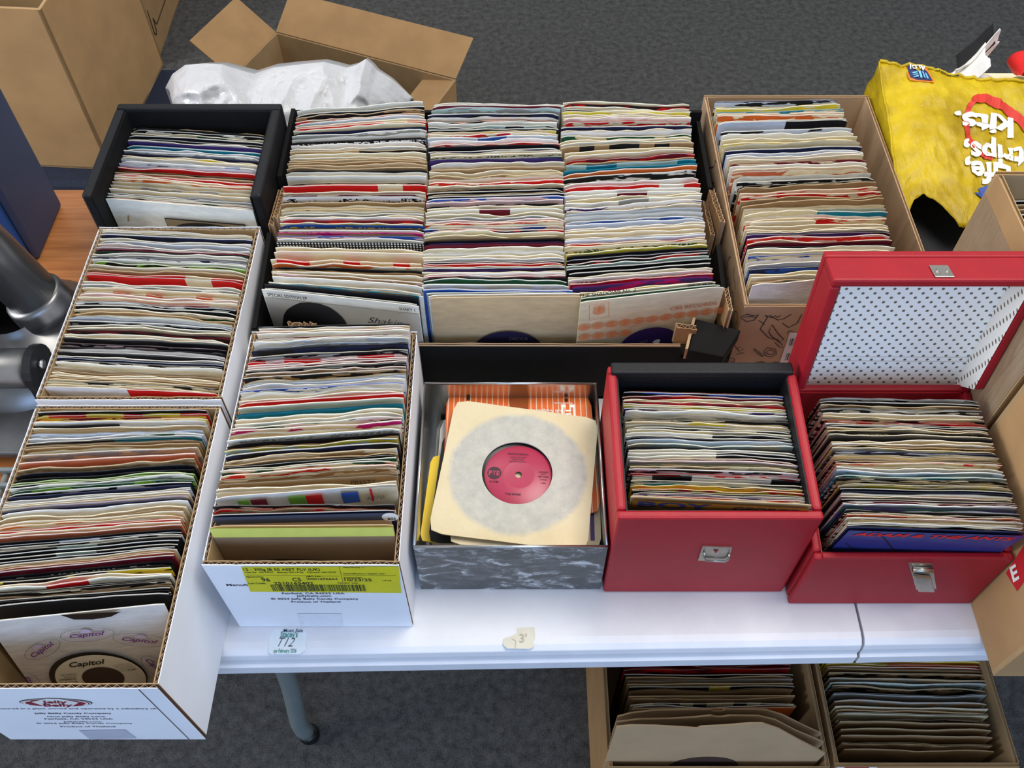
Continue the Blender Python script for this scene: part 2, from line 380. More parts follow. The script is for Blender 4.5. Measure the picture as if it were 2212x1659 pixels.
# wooden table at the left -------------------------------------------
WT = Thing('wooden_table', 'wood-effect table beside the white one, under the metal tube stand', 'table', (-1.1, .75, 0))
mk('table_top', *boxv(-1.7, -.52, .36, 1.137, -.03, -.001), WOOD, WT, bevel=.003)
for x in (-1.65, -1.15):
    for y in (.48, 1.08): mk('leg', *boxv(x-.02, x+.02, y-.02, y+.02, -.74, -.03), BLACKPL, WT)

# ------------------------------------------------------------------ boxes
def strip_wall(A, B, h0, h1, off, th, n, seg, z0, wob, seed):
    """upright sheet from A to B (xy), top running h0..h1 with a slightly torn edge, thickness th, pushed off along n"""
    vs, fs = [], []
    for i in range(seg+1):
        u = i/seg; p = A.lerp(B, u)+n*off
        z = h0+(h1-h0)*u + wob*noise.noise(Vector((u*14, seed, 0)))
        q = p+n*th
        vs += [Vector((p.x, p.y, TZ+z0)), Vector((p.x, p.y, TZ+z)), Vector((q.x, q.y, TZ+z)), Vector((q.x, q.y, TZ+z0))]
        if i:
            k = 4*i
            for a, b in ((0, 1), (1, 2), (2, 3), (3, 0)): fs.append((k-4+a, k-4+b, k+b, k+a))
    fs += [(0, 3, 2, 1), (4*seg, 4*seg+1, 4*seg+2, 4*seg+3)]
    return vs, fs
def multi(name, pieces, mats, parent, **k):
    vs, fs, mi = [], [], []
    for (v, f), m in pieces:
        q = len(vs); vs += v; fs += [tuple(i+q for i in t) for t in f]; mi += [m]*len(f)
    return mk(name, vs, fs, mats, parent, mi=mi, **k)
def corrugated_box(name, label, X0, X1, Y0, Y1, h, outer, inner, cat='box', group=None, th=.005, flute=True, wob=.0012, z0=.0005, base=True):
    T = Thing(name, label, cat, V((X0+X1)/2, (Y0+Y1)/2, z0), group)
    c = [Vector((X0, Y0)), Vector((X1, Y0)), Vector((X1, Y1)), Vector((X0, Y1))]
    walls = [('front_panel', 0, 1, (0, 1)), ('side_panel', 1, 2, (-1, 0)), ('back_panel', 2, 3, (0, -1)), ('side_panel', 3, 0, (1, 0))]
    for wn, i, j, n in walls:
        n = Vector(n); A, B = c[i], c[j]; d = (B-A).normalized()
        if wn != 'side_panel': A2, B2 = A, B
        else: A2, B2 = A+d*th, B-d*th
        sd = X0*31+Y0*17+i
        o = multi(wn, [(strip_wall(A2, B2, h, h, 0, .0008, n, 36, z0, wob, sd), 0),
                       (strip_wall(A2, B2, h-.0035, h-.0035, .0008, th-.0016, n, 1, z0, 0, sd), 1),
                       (strip_wall(A2, B2, h-.0003, h-.0003, th-.0008, .0008, n, 36, z0, wob, sd+5), 2)], [outer, DARKGAP, inner], T)
        if flute:
            L = (B2-A2).length; k = int(L/.0042); vs, fs = [], []
            for q in range(k+1):
                p = A2+d*(L*q/k)+n*(.0009 if q % 2 else th-.0009); zz = h-.0006+.0012*noise.noise(Vector((q*.7, sd, 3)))
                for dx in (-.00022, .00022):
                    vs += [Vector((p.x+d.x*dx, p.y+d.y*dx, TZ+zz)), Vector((p.x+d.x*dx, p.y+d.y*dx, TZ+h-.0045))]
                if q:
                    a = 4*q; b = a-4
                    fs += [(b, a, a+2, b+2), (b, b+1, a+1, a), (b+2, a+2, a+3, b+3)]
            fo = mk('corrugated_edge', vs, fs, FLUTE, o); fo['kind'] = 'stuff'
    if base: mk('base_panel', *boxv(X0+th, X1-th, Y0+th, Y1-th, z0, z0+.004), inner, T)
    return T

CB1 = corrugated_box('candy_carton', 'white candy carton hanging over the front edge of the table, full of singles', -.534, -.3265, .277, .595, .167, WHITECARD, KRAFTD, group='white candy cartons cut down to hold singles')
CB2 = corrugated_box('candy_carton', 'white candy carton with a yellow barcode label on its front', -.3115, -.1135, .402, .705, .163, WHITECARD, KRAFTD, group='white candy cartons cut down to hold singles')
CB3 = corrugated_box('candy_carton', 'white candy carton in the left row, right in front of the black padded case', -.538, -.328, .602, .878, .167, WHITECARD, KRAFTD, group='white candy cartons cut down to hold singles')
# carton 1 front print
f1 = Frame(V(-.534, .277, 0), (1, 0, 0), (0, 0, 1))
def fp(px, py, Y=.277, X0=-.534): p = PYY(px, py, Y); return (p.x-X0, p.z-TZ)
FI = ink('brownblack', (52, 48, 60))
def line1(fr, s, l, r, y, h, par, Y, X0, m=FI, **k):
    a = fp(l, y, Y, X0); b = fp(r, y, Y, X0); text(fr, s, a[0], a[1], h, m, par, w=b[0]-a[0], **k)
fr1 = [o for o in CB1.e.children if o.name.startswith('front_panel')][0]
fr2 = [o for o in CB2.e.children if o.name.startswith('front_panel')][0]
for s, l, r, y, h in (('Manufactured in a plant owned and operated by a subsidiary of:', -40, 340, 1530, .0042), ('Jelly Belly Candy Company', 75, 242, 1540, .0042), ('One Jelly Belly Lane', 103, 228, 1547, .004),
                      ('Fairfield, CA 94533 USA', 98, 245, 1552, .004), ('Jellybelly.com', 138, 220, 1558, .0036), ('© 2024 Jelly Belly Candy Company', 80, 287, 1561.5, .0036), ('Product of Thailand', 132, 250, 1568.5, .0036)):
    line1(f1, s, l, r, y+1.5, h*.9, fr1, .277, -.534)
cx, cy = fp(121, 1517); rw = (fp(200, 1517)[0]-fp(43, 1517)[0])/2; rh = .0125
DRED = ink('darkred', (140, 28, 48))
shape(f1, ell(cx, cy, rw, rh), INK, fr1, 'printed_logo', .0004)
shape(f1, ell(cx, cy, rw*.97, rh*.92), PAPERW, fr1, 'printed_logo', .0006)
shape(f1, ell(cx, cy, rw*.93, rh*.84), DRED, fr1, 'printed_logo', .0008)
shape(f1, [(cx-rw*.62, cy+rh*.3), (cx-rw*.1, cy+rh*1.15), (cx+rw*.25, cy+rh*1.1), (cx+rw*.66, cy+rh*.2), (cx+rw*.3, cy-rh*.9), (cx-rw*.4, cy-rh*.8)], PAPERW, fr1, 'printed_logo', .0010)
text(f1, 'Jelly', cx, cy+rh*.05, .008, DRED, fr1, w=rw*.75, align='c', bold=.03, shear=.2, lift=.0013)
text(f1, 'Belly', cx, cy-rh*.72, .008, DRED, fr1, w=rw*.85, align='c', bold=.03, shear=.2, lift=.0013)
ribbon(f1, [ell(cx-rw*.62, cy+rh*.05, rw*.24, rh*.5, 14, a0=1.5, a1=4.2), ell(cx+rw*.62, cy+rh*.05, rw*.24, rh*.5, 14, a0=-1.2, a1=1.5)], .0022, PAPERW, fr1, 'printed_logo', .0011)
shape(f1, [fp(170, 1577), fp(270, 1575), fp(295, 1594), fp(195, 1597)], ink('cleartape', (196, 198, 212), .2), fr1, 'clear_tape', .0004)
ribbon(f1, [[(.2075-.0175, .165), (.2075-.0170, .002)]], .0014, DARKGAP, fr1, 'side_seam', .0004)
# carton 2 front print and label
f2 = Frame(V(-.3115, .402, 0), (1, 0, 0), (0, 0, 1)); A2 = dict(par=None)
def l2(s, l, r, y, h, m=FI, lift=.0004, par=None, **k): line1(f2, s, l, r, y, h, par or fr2, .402, -.3115, m, lift=lift, **k)
q2 = lambda x, y: fp(x, y, .402, -.3115)
l2('Manufa', 490, 540, 1265, .0048); l2('Fairfield, CA 94533 USA', 610, 745, 1283, .0042); l2('Jellybelly.com', 641, 716, 1288.5, .0045)
l2('© 2024 Jelly Belly Candy Company', 586, 775, 1295, .0045); l2('Product of Thailand', 630, 736, 1301, .0042)
LY = ink('label_yellow', (214, 204, 20), .45)
lb = mk('shipping_label', [f2.p(*q2(x, y), .0006) for x, y in ((521, 1223.5), (541, 1277), (867, 1280), (861, 1222.5))], [(0, 1, 2, 3)], LY, fr2, label='yellow shipping label with a barcode')
LI = ink('label_ink', (40, 42, 20))
for s, l, r, y, h in (('12 - 300g JB 50 ASST FLV (UK)', 527, 692, 1231, .0055), ('Attribute 1:', 741, 788, 1225.5, .003), ('Use by:  09/19/27   Betop: 09/19/26   Carotin: 04/19/27', 530, 727, 1236, .003),
                      ('System/Machine or Supplier User:', 742, 832, 1239, .003), ('Quantity:', 533, 570, 1246, .0035), ('96', 567, 585, 1254.5, .0085), ('CS', 633, 652, 1254, .0085), ('MO No :', 665, 697, 1245, .0035),
                      ('0001696664', 666, 730, 1251, .0045), ('Receipt Date:', 743, 783, 1247.5, .003), ('10/23/25', 745, 804, 1254, .007), ('19:45', 827, 846, 1254, .003), ('Lot Code:', 538, 575, 1260, .0035), ('2510165402', 593, 678, 1261, .0065), ('Vendor Lot:', 729, 774, 1259, .0035)):
    l2(s, l, r, y, h, LI, .0009, lb)
bars = []; x = 584.0; rb = random.Random(5)
while x < 788:
    w = rb.choice((1, 1, 2, 3)); q = q2(x, 1261.5); p_ = q2(x+w, 1275.5); t_ = (x-584)/204*4
    a, b = q2(x, 1261.5), q2(x+w, 1261.5); c, d = q2(x+w+6-t_*1.4, 1275.5), q2(x+6-t_*1.4, 1275.5)
    k = len(bars); bars.append([a, b, (b[0], c[1]), (a[0], c[1])]); x += w+rb.choice((1, 1, 2))
vs, fs = [], []
for qd in bars:
    k = len(vs); vs += [f2.p(a, b, .0009) for a, b in qd]; fs.append((k, k+1, k+2, k+3))
mk('barcode', vs, fs, LI, lb)
ribbon(f2, [[q2(733, 1223), q2(741, 1256)], [q2(534, 1241), q2(735, 1243)], [q2(662, 1242), q2(664, 1252)], [q2(741, 1242), q2(855, 1242)]], .0006, LI, lb, lift=.0009)
shape(f2, [q2(642, 1325), q2(737, 1325), q2(741, 1352), q2(650, 1352)], ink('cleartape2', (222, 224, 232), .25), fr2, 'clear_tape', .0004)

# black padded case ----------------------------------------------------
def walled_case(name, label, X0, X1, Y0, Y1, hf, hb, th, outer, inner, cat, rim=None, group=None, rimr=.0, z0=.0005):
    T = Thing(name, label, cat, V((X0+X1)/2, (Y0+Y1)/2, z0), group)
    H = lambda y: hf+(hb-hf)*(y-Y0)/(Y1-Y0)
    for wn, x0, x1, y0, y1 in (('front_panel', X0, X1, Y0, Y0+th), ('back_panel', X0, X1, Y1-th, Y1)):
        mk(wn, *boxv(x0, x1, y0, y1, z0, (hf if wn[0] == 'f' else hb)), outer, T, bevel=min(.003, th*.3))
    for s, x0, x1 in ((-1, X0, X0+th), (1, X1-th, X1)):
        a, b = Y0+th, Y1-th
        mk('side_panel', *prism([V(x0, a, z0), V(x0, b, z0), V(x0, b, H(b)), V(x0, a, H(a))], 0, (x1-x0, 0, 0)), outer, T, bevel=min(.003, th*.3))
    if inner:
        i = th; e = .0015
        for x in (X0+th, X1-th-e): mk('lining', *prism([V(x, Y0+i, .004), V(x, Y1-i, .004), V(x, Y1-i, H(Y1-i)-.004), V(x, Y0+i, H(Y0+i)-.004)], 0, (e, 0, 0)), inner, T)
        for y, hh in ((Y0+th, hf), (Y1-th-e, hb)): mk('lining', *boxv(X0+th+e, X1-th-e, y, y+e, .004, hh-.004), inner, T)
    mk('base_panel', *boxv(X0+th, X1-th, Y0+th, Y1-th, z0, .004), outer if not inner else inner, T)
    return T
BC = walled_case('padded_record_case', 'black padded open case of singles at the back left of the table', -.553, -.3225, .8825, 1.085, .205, .205, .013, BLACKVINYL, BLACKCARD, 'case')

# big torn black box ---------------------------------------------------
for o in BC.e.children:
    if o.name.startswith('front_panel') or o.name.startswith('lining'):
        if max(v.co.y for v in o.data.vertices)+BC.o.y < .90:
            for v in o.data.vertices:
                if v.co.z > .1: v.co.z = .10
TB = Thing('black_fruit_box', 'wide black cardboard box with torn hand holes, holding three columns of singles', 'box', V(-.02, .92, 0))
bx0, bx1, by0, by1 = -.3205, .277, .722, 1.122
mk('base_panel', *boxv(bx0, bx1, by0, by1, .0005, .005), BLACKCARD, TB)
mk('front_panel', *prism([V(bx0+.1, by0, 0), V(bx1, by0, 0), V(bx1, by0, .078), V(bx1-.004, by0, .087), V(bx1-.062, by0, .089), V(bx1-.066, by0, .111), V(bx0+.1, by0, .113)], 0, (0, .006, 0)), BLACKCARD, TB)
mk('front_panel', *prism([V(bx0, by0, 0), V(bx0+.1, by0, 0), V(bx0+.1, by0, .135), V(bx0, by0, .14)], 0, (0, .006, 0)), BLACKCARD, TB)
mk('torn_edge', *strip_wall(Vector((bx0+.1, by0+.0008)), Vector((bx1-.066, by0+.0008)), .1145, .1125, 0, .0012, Vector((0, 1)), 50, .10, .001, 4), KRAFT2, TB)
mk('torn_edge', *strip_wall(Vector((bx0+.1, by0+.0035)), Vector((bx1-.066, by0+.0035)), .1150, .1128, 0, .0012, Vector((0, 1)), 50, .10, .001, 9), KRAFT2, TB)
mk('back_panel', *boxv(bx0, bx1, by1-.006, by1, 0, .165), BLACKCARD, TB)
prof_l = [V(bx0, by0+.006, 0), V(bx0, by1-.006, 0), V(bx0, by1-.006, .172), V(bx0, 1.00, .170), V(bx0, .975, .168), V(bx0, .965, .125), V(bx0, .885, .12), V(bx0, .875, .160), V(bx0, by0+.006, .142)]
mk('side_panel', *prism(prof_l, 0, (.006, 0, 0)), BLACKCARD, TB)
prof_r = [V(bx1-.006, by0+.006, 0), V(bx1-.006, by1-.006, 0), V(bx1-.006, by1-.006, .150), V(bx1-.006, .975, .148), V(bx1-.006, .965, .108), V(bx1-.006, .885, .10), V(bx1-.006, .875, .138), V(bx1-.006, by0+.05, .120), V(bx1-.006, by0+.006, .105)]
mk('side_panel', *prism(prof_r, 0, (.006, 0, 0)), BLACKCARD, TB)
def torn_flap(A, B, hgt, n, th, nm='torn_flap', z=.12, out=True):
    """a flap of torn corrugated card standing up beside a hand hole, torn edge upward"""
    A, B, n = Vector(A), Vector(B), Vector(n)
    o = multi(nm, [(strip_wall(A, B, z+hgt, z+hgt*.8, 0, .0008, n, 14, z, .004, A.x*9), 0), (strip_wall(A, B, z+hgt, z+hgt*.8, th, .0008, n, 14, z, .004, A.x*9+1), 1)], [KRAFT, KRAFT2], TB)
    L = (B-A).length; d = (B-A).normalized(); k = int(L/.0035); vs, fs = [], []
    for q in range(k+1):
        p = A+d*(L*q/k)+n*(.0008 if q % 2 else th); zz = z+hgt*(1-.2*q/k)+.004*noise.noise(Vector((14*q/k, A.x*9, 0)))
        vs += [Vector((p.x, p.y, TZ+zz)), Vector((p.x, p.y, TZ+z))]
        if q: fs.append((2*q-2, 2*q-1, 2*q+1, 2*q))
    mk('corrugated_edge', vs, fs, KRAFT2, o, solid=.0005)['kind'] = 'stuff'
torn_flap((bx0+.0005, .885), (bx0+.0005, .965), .045, (1, 0), .006, z=.118)
torn_flap((bx0+.0075, .89), (bx0+.0075, .96), .050, (1, 0), .006, z=.122)
torn_flap((bx1-.012, .89), (bx1-.012, .965), .038, (1, 0), .005, z=.102)
torn_flap((bx1-.003, .892), (bx1-.006, .968), .06, (1, 0), .006, z=.102)
torn_flap((bx1-.015, by0+.012), (bx1-.012, by0+.06), .065, (1, 0), .005, z=.103)
torn_flap((bx1-.075, by0+.007), (bx1-.048, by0+.009), .034, (0, 1), .006, z=.108)
torn_flap((bx0+.045, by0+.002), (bx0+.080, by0+.002), .011, (0, 1), .008, z=.137)
# folded black corner block at the front right
cb = [P(1503, 688, .135), P(1601, 713, .135), P(1563, 772, .118), P(1487, 757, .118)]
mk('folded_corner', *prism([cb[0], cb[1], cb[2], cb[3]], 0, (0, 0, -.020)), BLACKCARD, TB, bevel=.0015)
mk('torn_edge', *strip_wall(Vector(cb[3].xy)+Vector((-.004, .001)), Vector(cb[0].xy)+Vector((-.004, 0)), .120, .137, 0, .0035, Vector((1, 0)), 14, .10, .002, 3), KRAFT2, TB)

# kraft box with black vegetable drawings -------------------------------
DX0, DX1, DY0, DY1, DH = .2845, .527, .742, 1.155, .166
DB = corrugated_box('doodle_carton', 'brown carton printed with black line drawings, to the right of the black box', DX0, DX1, DY0, DY1, DH, KRAFT2, KRAFT2, th=.0045, flute=False, wob=.0004)
for o in DB.e.children:
    if len(o.data.materials) > 1: o.data.materials[1] = KRAFT2
dfr = [o for o in DB.e.children if o.name.startswith('front_panel')][0]
dsd = [o for o in DB.e.children if o.name.startswith('side_panel')][-1]
DF = Frame(V(DX0, DY0, 0), (1, 0, 0), (0, 0, 1)); dq = lambda x, y: (PYY(x, y, DY0).x-DX0, PYY(x, y, DY0).z-TZ)
def z8(pts): return [dq(1500+x/3.107, 540+y/3.107) for x, y in pts]
doods = [[(305, 450), (350, 430), (400, 440), (430, 432), (400, 470), (350, 480), (310, 455)], [(320, 450), (380, 445), (420, 452)], [(470, 435), (490, 450), (440, 530), (500, 590), (560, 600), (590, 640)],
         [(500, 435), (560, 470), (600, 460), (650, 430)], [(500, 545), (520, 500), (560, 560), (600, 600), (570, 620), (510, 570), (500, 545)], [(590, 490), (630, 520), (690, 490), (720, 430)], [(430, 470), (470, 500)],
         [(395, 665), (420, 690), (460, 718)], [(400, 660), (440, 690), (462, 712)], [(465, 680), (490, 655), (545, 665), (550, 700), (510, 718), (470, 705), (465, 680)], [(480, 685), (500, 670), (535, 678), (535, 695), (505, 702), (480, 690), (480, 685)],
         ell(435, 768, 40, 18, 14, -.2)+[ell(435, 768, 40, 18, 14, -.2)[0]], ell(440, 768, 28, 10, 12, -.2), [(270, 640), (300, 680), (330, 660)], [(280, 700), (320, 690), (335, 690)], [(285, 660), (310, 650)], [(210, 790), (230, 810), (200, 840), (180, 860)],
         [(470, 820), (490, 770), (540, 750), (600, 760)], [(480, 830), (520, 790), (560, 800)], [(270, 860), (360, 858), (420, 840)], [(330, 862), (380, 868), (440, 858)], [(350, 880), (420, 872)], [(620, 560), (640, 540), (660, 545)], [(540, 620), (570, 650), (600, 655)],
         [(230, 720), (270, 730), (265, 750), (235, 745)], [(480, 440), (520, 455), (540, 440), (560, 452), (580, 436)]]
ribbon(DF, [z8(d) for d in doods], .0014, INK, dfr, 'printed_drawings')
DSF = Frame(V(DX0, DY1, 0), (0, -1, 0), (0, 0, 1)); rd = random.Random(3); dl = []
for k in range(34):
    x = .015+.38*k/34; y = .03+rd.random()*.11; ln = [(x, y)]; a = rd.random()*6
    for j in range(rd.randint(3, 8)):
        a += rd.uniform(-1.1, 1.1); x += .008*math.cos(a); y += .009*math.sin(a); ln.append((min(max(x, .004), .40), min(max(y, .01), .160)))
    dl.append(ln)
ribbon(DSF, dl, .0013, INK, dsd, 'printed_drawings')
bl = shape(DF, [dq(1706, 718), dq(1740, 718), dq(1740, 818), dq(1672, 818)], PAPERW, dfr, 'barcode_label', .0006, label='white paper label with barcodes')
vs, fs = [], []
for bxs, by in ((1708, 730), (1700, 762)):
    for k in range(9):
        a = bxs+k*3.4; w = (1.2, 2.2, .8)[k % 3]; k0 = len(vs)
        vs += [DF.p(*dq(x, y), .0010) for x, y in ((a, by), (a+w, by), (a+w-5, by+15), (a-5, by+15))]; fs.append((k0, k0+1, k0+2, k0+3))
mk('barcode', vs, fs, INK, bl)

# open red case, front panel with a latch (left one) ----------------------
RX0, RX1, RY0, RY1 = .1065, .3165, .4435, .628
RC = walled_case('red_record_case', 'red leatherette record case without a lid, black inside, beside the metal tin', RX0, RX1, RY0, RY1, .184, .197, .010, REDVINYL, BLACKVINYL, 'case')
mk('back_rim', *boxv(RX0+.004, RX1-.004, RY1-.013, RY1+.002, .19, .201), BLACKVINYL, RC, bevel=.002)
RF = Frame(V(RX0, RY0, 0), (1, 0, 0), (0, 0, 1)); rq = lambda x, y: (PYY(x, y, RY0).x-RX0, PYY(x, y, RY0).z-TZ)
lp = [rq(1517, 1178), rq(1581, 1180), rq(1572, 1210), rq(1507, 1208)]
lt = mk('latch_plate', *prism([RF.p(a, b, .0002) for a, b in lp], 0, (0, -.0015, 0)), NICKEL, RC, label='nickel catch plate')
lo = [rq(1521, 1187), rq(1520, 1199), rq(1525, 1204), rq(1565, 1206), rq(1572, 1201), rq(1575, 1190)]
mk('wire_loop', *tube([RF.p(a, b, .004) for a, b in lo], .0012, 8), NICKEL, lt, smooth=True)
shape(RF, [rq(1540, 1184), rq(1552, 1185), rq(1545, 1191)], ink('redink', (150, 20, 40)), lt, 'punched_opening', .0022)

# open red case with the dotted lid (right one) ---------------------------
SX0, SX1, SY0, SY1 = .3205, .5325, .429, .637
RD = walled_case('lidded_record_case', 'red leatherette record case with its dotted-lined lid standing open', SX0, SX1, SY0, SY1, .120, .150, .009, REDVINYL2, REDVINYL, 'case')
SF = Frame(V(SX0, SY0, 0), (1, 0, 0), (0, 0, 1)); sq = lambda x, y: (PYY(x, y, SY0).x-SX0, PYY(x, y, SY0).z-TZ)
def s4(pts): return [sq(1680+x/3.318, 840+y/3.318) for x, y in pts]
lw = mk('front_lip', *prism([SF.p(.008, .1235, 0), SF.p(.204, .1235, 0), SF.p(.204, .117, 0), SF.p(.008, .117, 0)], 0, (0, .006, 0)), REDVINYL, RD, bevel=.001)
lt = mk('latch_plate', *prism([SF.p(a, b, .0003) for a, b in s4([(935, 1240), (1105, 1245), (1135, 1425), (990, 1430)])], 0, (0, -.0012, 0)), NICKEL, RD, label='tarnished nickel catch')
mk('hasp', *prism([SF.p(a, b, .002) for a, b in s4([(965, 1310), (1090, 1325), (1118, 1425), (998, 1422)])], 0, (0, -.004, 0)), NICKEL, lt, bevel=.001)
mk('hinge_pin', *tube([SF.p(*s4([(962, 1268)])[0], .0045), SF.p(*s4([(1100, 1270)])[0], .0045)], .0034, 12), NICKEL, lt, smooth=True)
# lid: a tray standing on edge; o = lower inner corner
lidb = V(SX0, .612, .172); up = Vector((0, .10, 1)).normalized(); bk = Vector((0, 1, -.10)).normalized(); LW, LH, LD, LT = SX1-SX0, .1655, .046, .010
lw3 = lambda a, b, c: lidb + Vector((a, 0, 0)) + up*b + bk*c
LID = mk('lid', *join([prism([lw3(0, 0, 0), lw3(LW, 0, 0), lw3(LW, 0, LD), lw3(0, 0, LD)], 0, (0, 0, 0)) if False else prism([lw3(0, -.012, LD-LT), lw3(LW, -.012, LD-LT), lw3(LW, LH, LD-LT), lw3(0, LH, LD-LT)], 0, bk*LT),
     prism([lw3(0, LH-LT, 0), lw3(LW, LH-LT, 0), lw3(LW, LH, 0), lw3(0, LH, 0)], 0, bk*(LD-LT)),
     prism([lw3(0, -.004, .002), lw3(LT, 0, 0), lw3(LT, LH-LT, 0), lw3(0, LH-LT, 0)], 0, bk*(LD-LT)),
     prism([lw3(LW-LT, 0, 0), lw3(LW, 0, 0), lw3(LW, LH-LT, 0), lw3(LW-LT, LH-LT, 0)], 0, bk*(LD-LT))]), REDVINYL2, RD, bevel=.0025, label='red lid standing open')
def lined(name, quad, parent):
    o = mk(name, quad, [(0, 1, 2, 3)], DOTS, parent); q = [Vector(p) for p in quad]; u = (q[1]-q[0]).normalized(); v = (q[3]-q[0]).normalized()
    uv = o.data.uv_layers.new(name='UVMap')
    for li, p in zip(range(4), q): uv.data[li].uv = ((p-q[0]).dot(u)+.003, (p-q[0]).dot(v)+.002)
    return o
e = .0006; bt = -.030
lined('dotted_lining', [lw3(LT+e, bt, LD-LT-e), lw3(LW-LT-e, bt, LD-LT-e), lw3(LW-LT-e, LH-LT-e, LD-LT-e), lw3(LT+e, LH-LT-e, LD-LT-e)], LID)
lined('dotted_lining', [lw3(LW-LT-e, bt, LD-LT-e), lw3(LW-LT-e, 0, .001), lw3(LW-LT-e, LH-LT, .001), lw3(LW-LT-e, LH-LT-e, LD-LT-e)], LID)
lined('dotted_lining', [lw3(LT+e, 0, .001), lw3(LT+e, bt, LD-LT-e), lw3(LT+e, LH-LT, LD-LT-e), lw3(LT+e, LH-LT, .001)], LID)
LFm = Frame(lw3(LT, 0, LD-LT-.001), (1, 0, 0), up)
ribbon(LFm, [[(0, .012), (LW-2*LT, .010)], [(0, .019), (LW-2*LT, .017)]], .0007, ink('linefaint', (198, 190, 170)), LID, 'pasted_seam', .0006)
text(LFm, '66', .095, LH-LT-.014, .004, ink('pencil', (110, 110, 110)), LID, shear=.2, bold=-.01, lift=.0006)
TFm = Frame(lw3(0, LH, 0), (1, 0, 0), bk)
cx = P(2042, 602, .172+LH).x-SX0
pl = mk('catch_plate', *prism([TFm.p(cx-.0095, .003, .0003), TFm.p(cx+.010, .003, .0003), TFm.p(cx+.0085, .021, .0003), TFm.p(cx-.0105, .021, .0003)], 0, (0, 0, .0016)), NICKEL, LID, bevel=.0006, label='nickel lid catch')
for dx in (-.005, .005): mk('rivet', *lathe(TFm.p(cx+dx, .011, .0016), [(.0018, 0), (.0016, .0008), (.0008, .0014), (.0001, .0016)], 12), NICKEL, pl, smooth=True)

# the metal tin --------------------------------------------------------
MT = Thing('metal_tin', 'square metal tin painted grey marble, piled with singles', 'tin', V(0, .555, 0))
mx0, mx1, my0, my1, mh = -.1065, .1035, .4475, .668, .110
tt = .0022
for nm, x0, x1, y0, y1 in (('front_panel', mx0, mx1, my0, my0+tt), ('back_panel', mx0, mx1, my1-tt, my1), ('side_panel', mx0, mx0+tt, my0+tt, my1-tt), ('side_panel', mx1-tt, mx1, my0+tt, my1-tt)):
    o = mk(nm, *boxv(x0, x1, y0, y1, .0005, mh), [TIN, CHROME], MT, bevel=.0004)
    cxm, cym = 0, .557
    for p in o.data.polygons:
        c = p.center + Vector(MT.o) ; 
        inward = (Vector((cxm, cym, 0))-Vector((c.x, c.y, 0))).dot(p.normal)
        if abs(p.normal.z) < .5 and inward > .05*0 and (Vector((c.x, c.y))-Vector((cxm, cym))).length < Vector(((x0+x1)/2-cxm, (y0+y1)/2-cym)).length: p.material_index = 1
    mk('rolled_rim', *tube([V(x0 if x1-x0 > .1 else (x0+x1)/2, y0 if y1-y0 > .1 else (y0+y1)/2, mh), V(x1 if x1-x0 > .1 else (x0+x1)/2, y1 if y1-y0 > .1 else (y0+y1)/2, mh)], .0017, 8), CHROME, MT, smooth=True)
mk('base_panel', *boxv(mx0+tt, mx1-tt, my0+tt, my1-tt, .0005, .003), CHROME, MT)

# ------------------------------------------------------------------ things round the table
def interp(tb, y, k):
    if y <= tb[0][0]: return tb[0][k]
    for a, b in zip(tb, tb[1:]):
        if y <= b[0]: return a[k]+(b[k]-a[k])*(y-a[0])/(b[0]-a[0])
    return tb[-1][k]
# navy bench with a kraft box ---------------------------------------------
BN = Thing('padded_bench', 'navy upholstered bench behind the tables', 'bench', (-1.15, 1.66, 0))
mk('seat', *boxv(-1.75, -.56, 1.45, 1.86, -.35, -.275), NAVYFAB, BN, bevel=.02)
for x in (-1.68, -.63):
    for y in (1.50, 1.80): mk('leg', *tube([V(x, y, -.739), V(x, y, -.34)], .014, 10), BLACKPL, BN, smooth=True)
def open_carton(name, label, c1, c2, width, z0, z1, mat, inner, flaps=(), th=.006):
    """c1->c2 = right wall foot (front, back); box goes to the left by width"""
    c1, c2 = Vector(c1), Vector(c2); d = (c2-c1).normalized(); l = Vector((-d.y, d.x)); c4, c3 = c1+l*width, c2+l*width
    T = Thing(name, label, 'box', V(*((c1+c3)/2), z0))
    for nm, a, b in (('side_panel', c1, c2), ('back_panel', c2, c3), ('side_panel', c3, c4), ('front_panel', c4, c1)):
        n = Vector((-(b-a).y, (b-a).x)).normalized()
        multi(nm, [(strip_wall(a, b, z1, z1, 0, th/2, n, 8, z0, .001, a.x), 0), (strip_wall(a, b, z1, z1, th/2, th/2, n, 8, z0, .001, a.x), 1)], [mat, inner], T)
    q = [V(*c, z0+.001) for c in (c1, c2, c3, c4)]
    mk('base_panel', *prism(q, 0, (0, 0, .004)), inner, T)
    return T
KB = open_carton('kraft_carton', 'tall plain brown carton on the navy bench', (-.834, 1.50), (-.807, 1.865), .62, -.274, .090, KRAFT, KRAFTD)
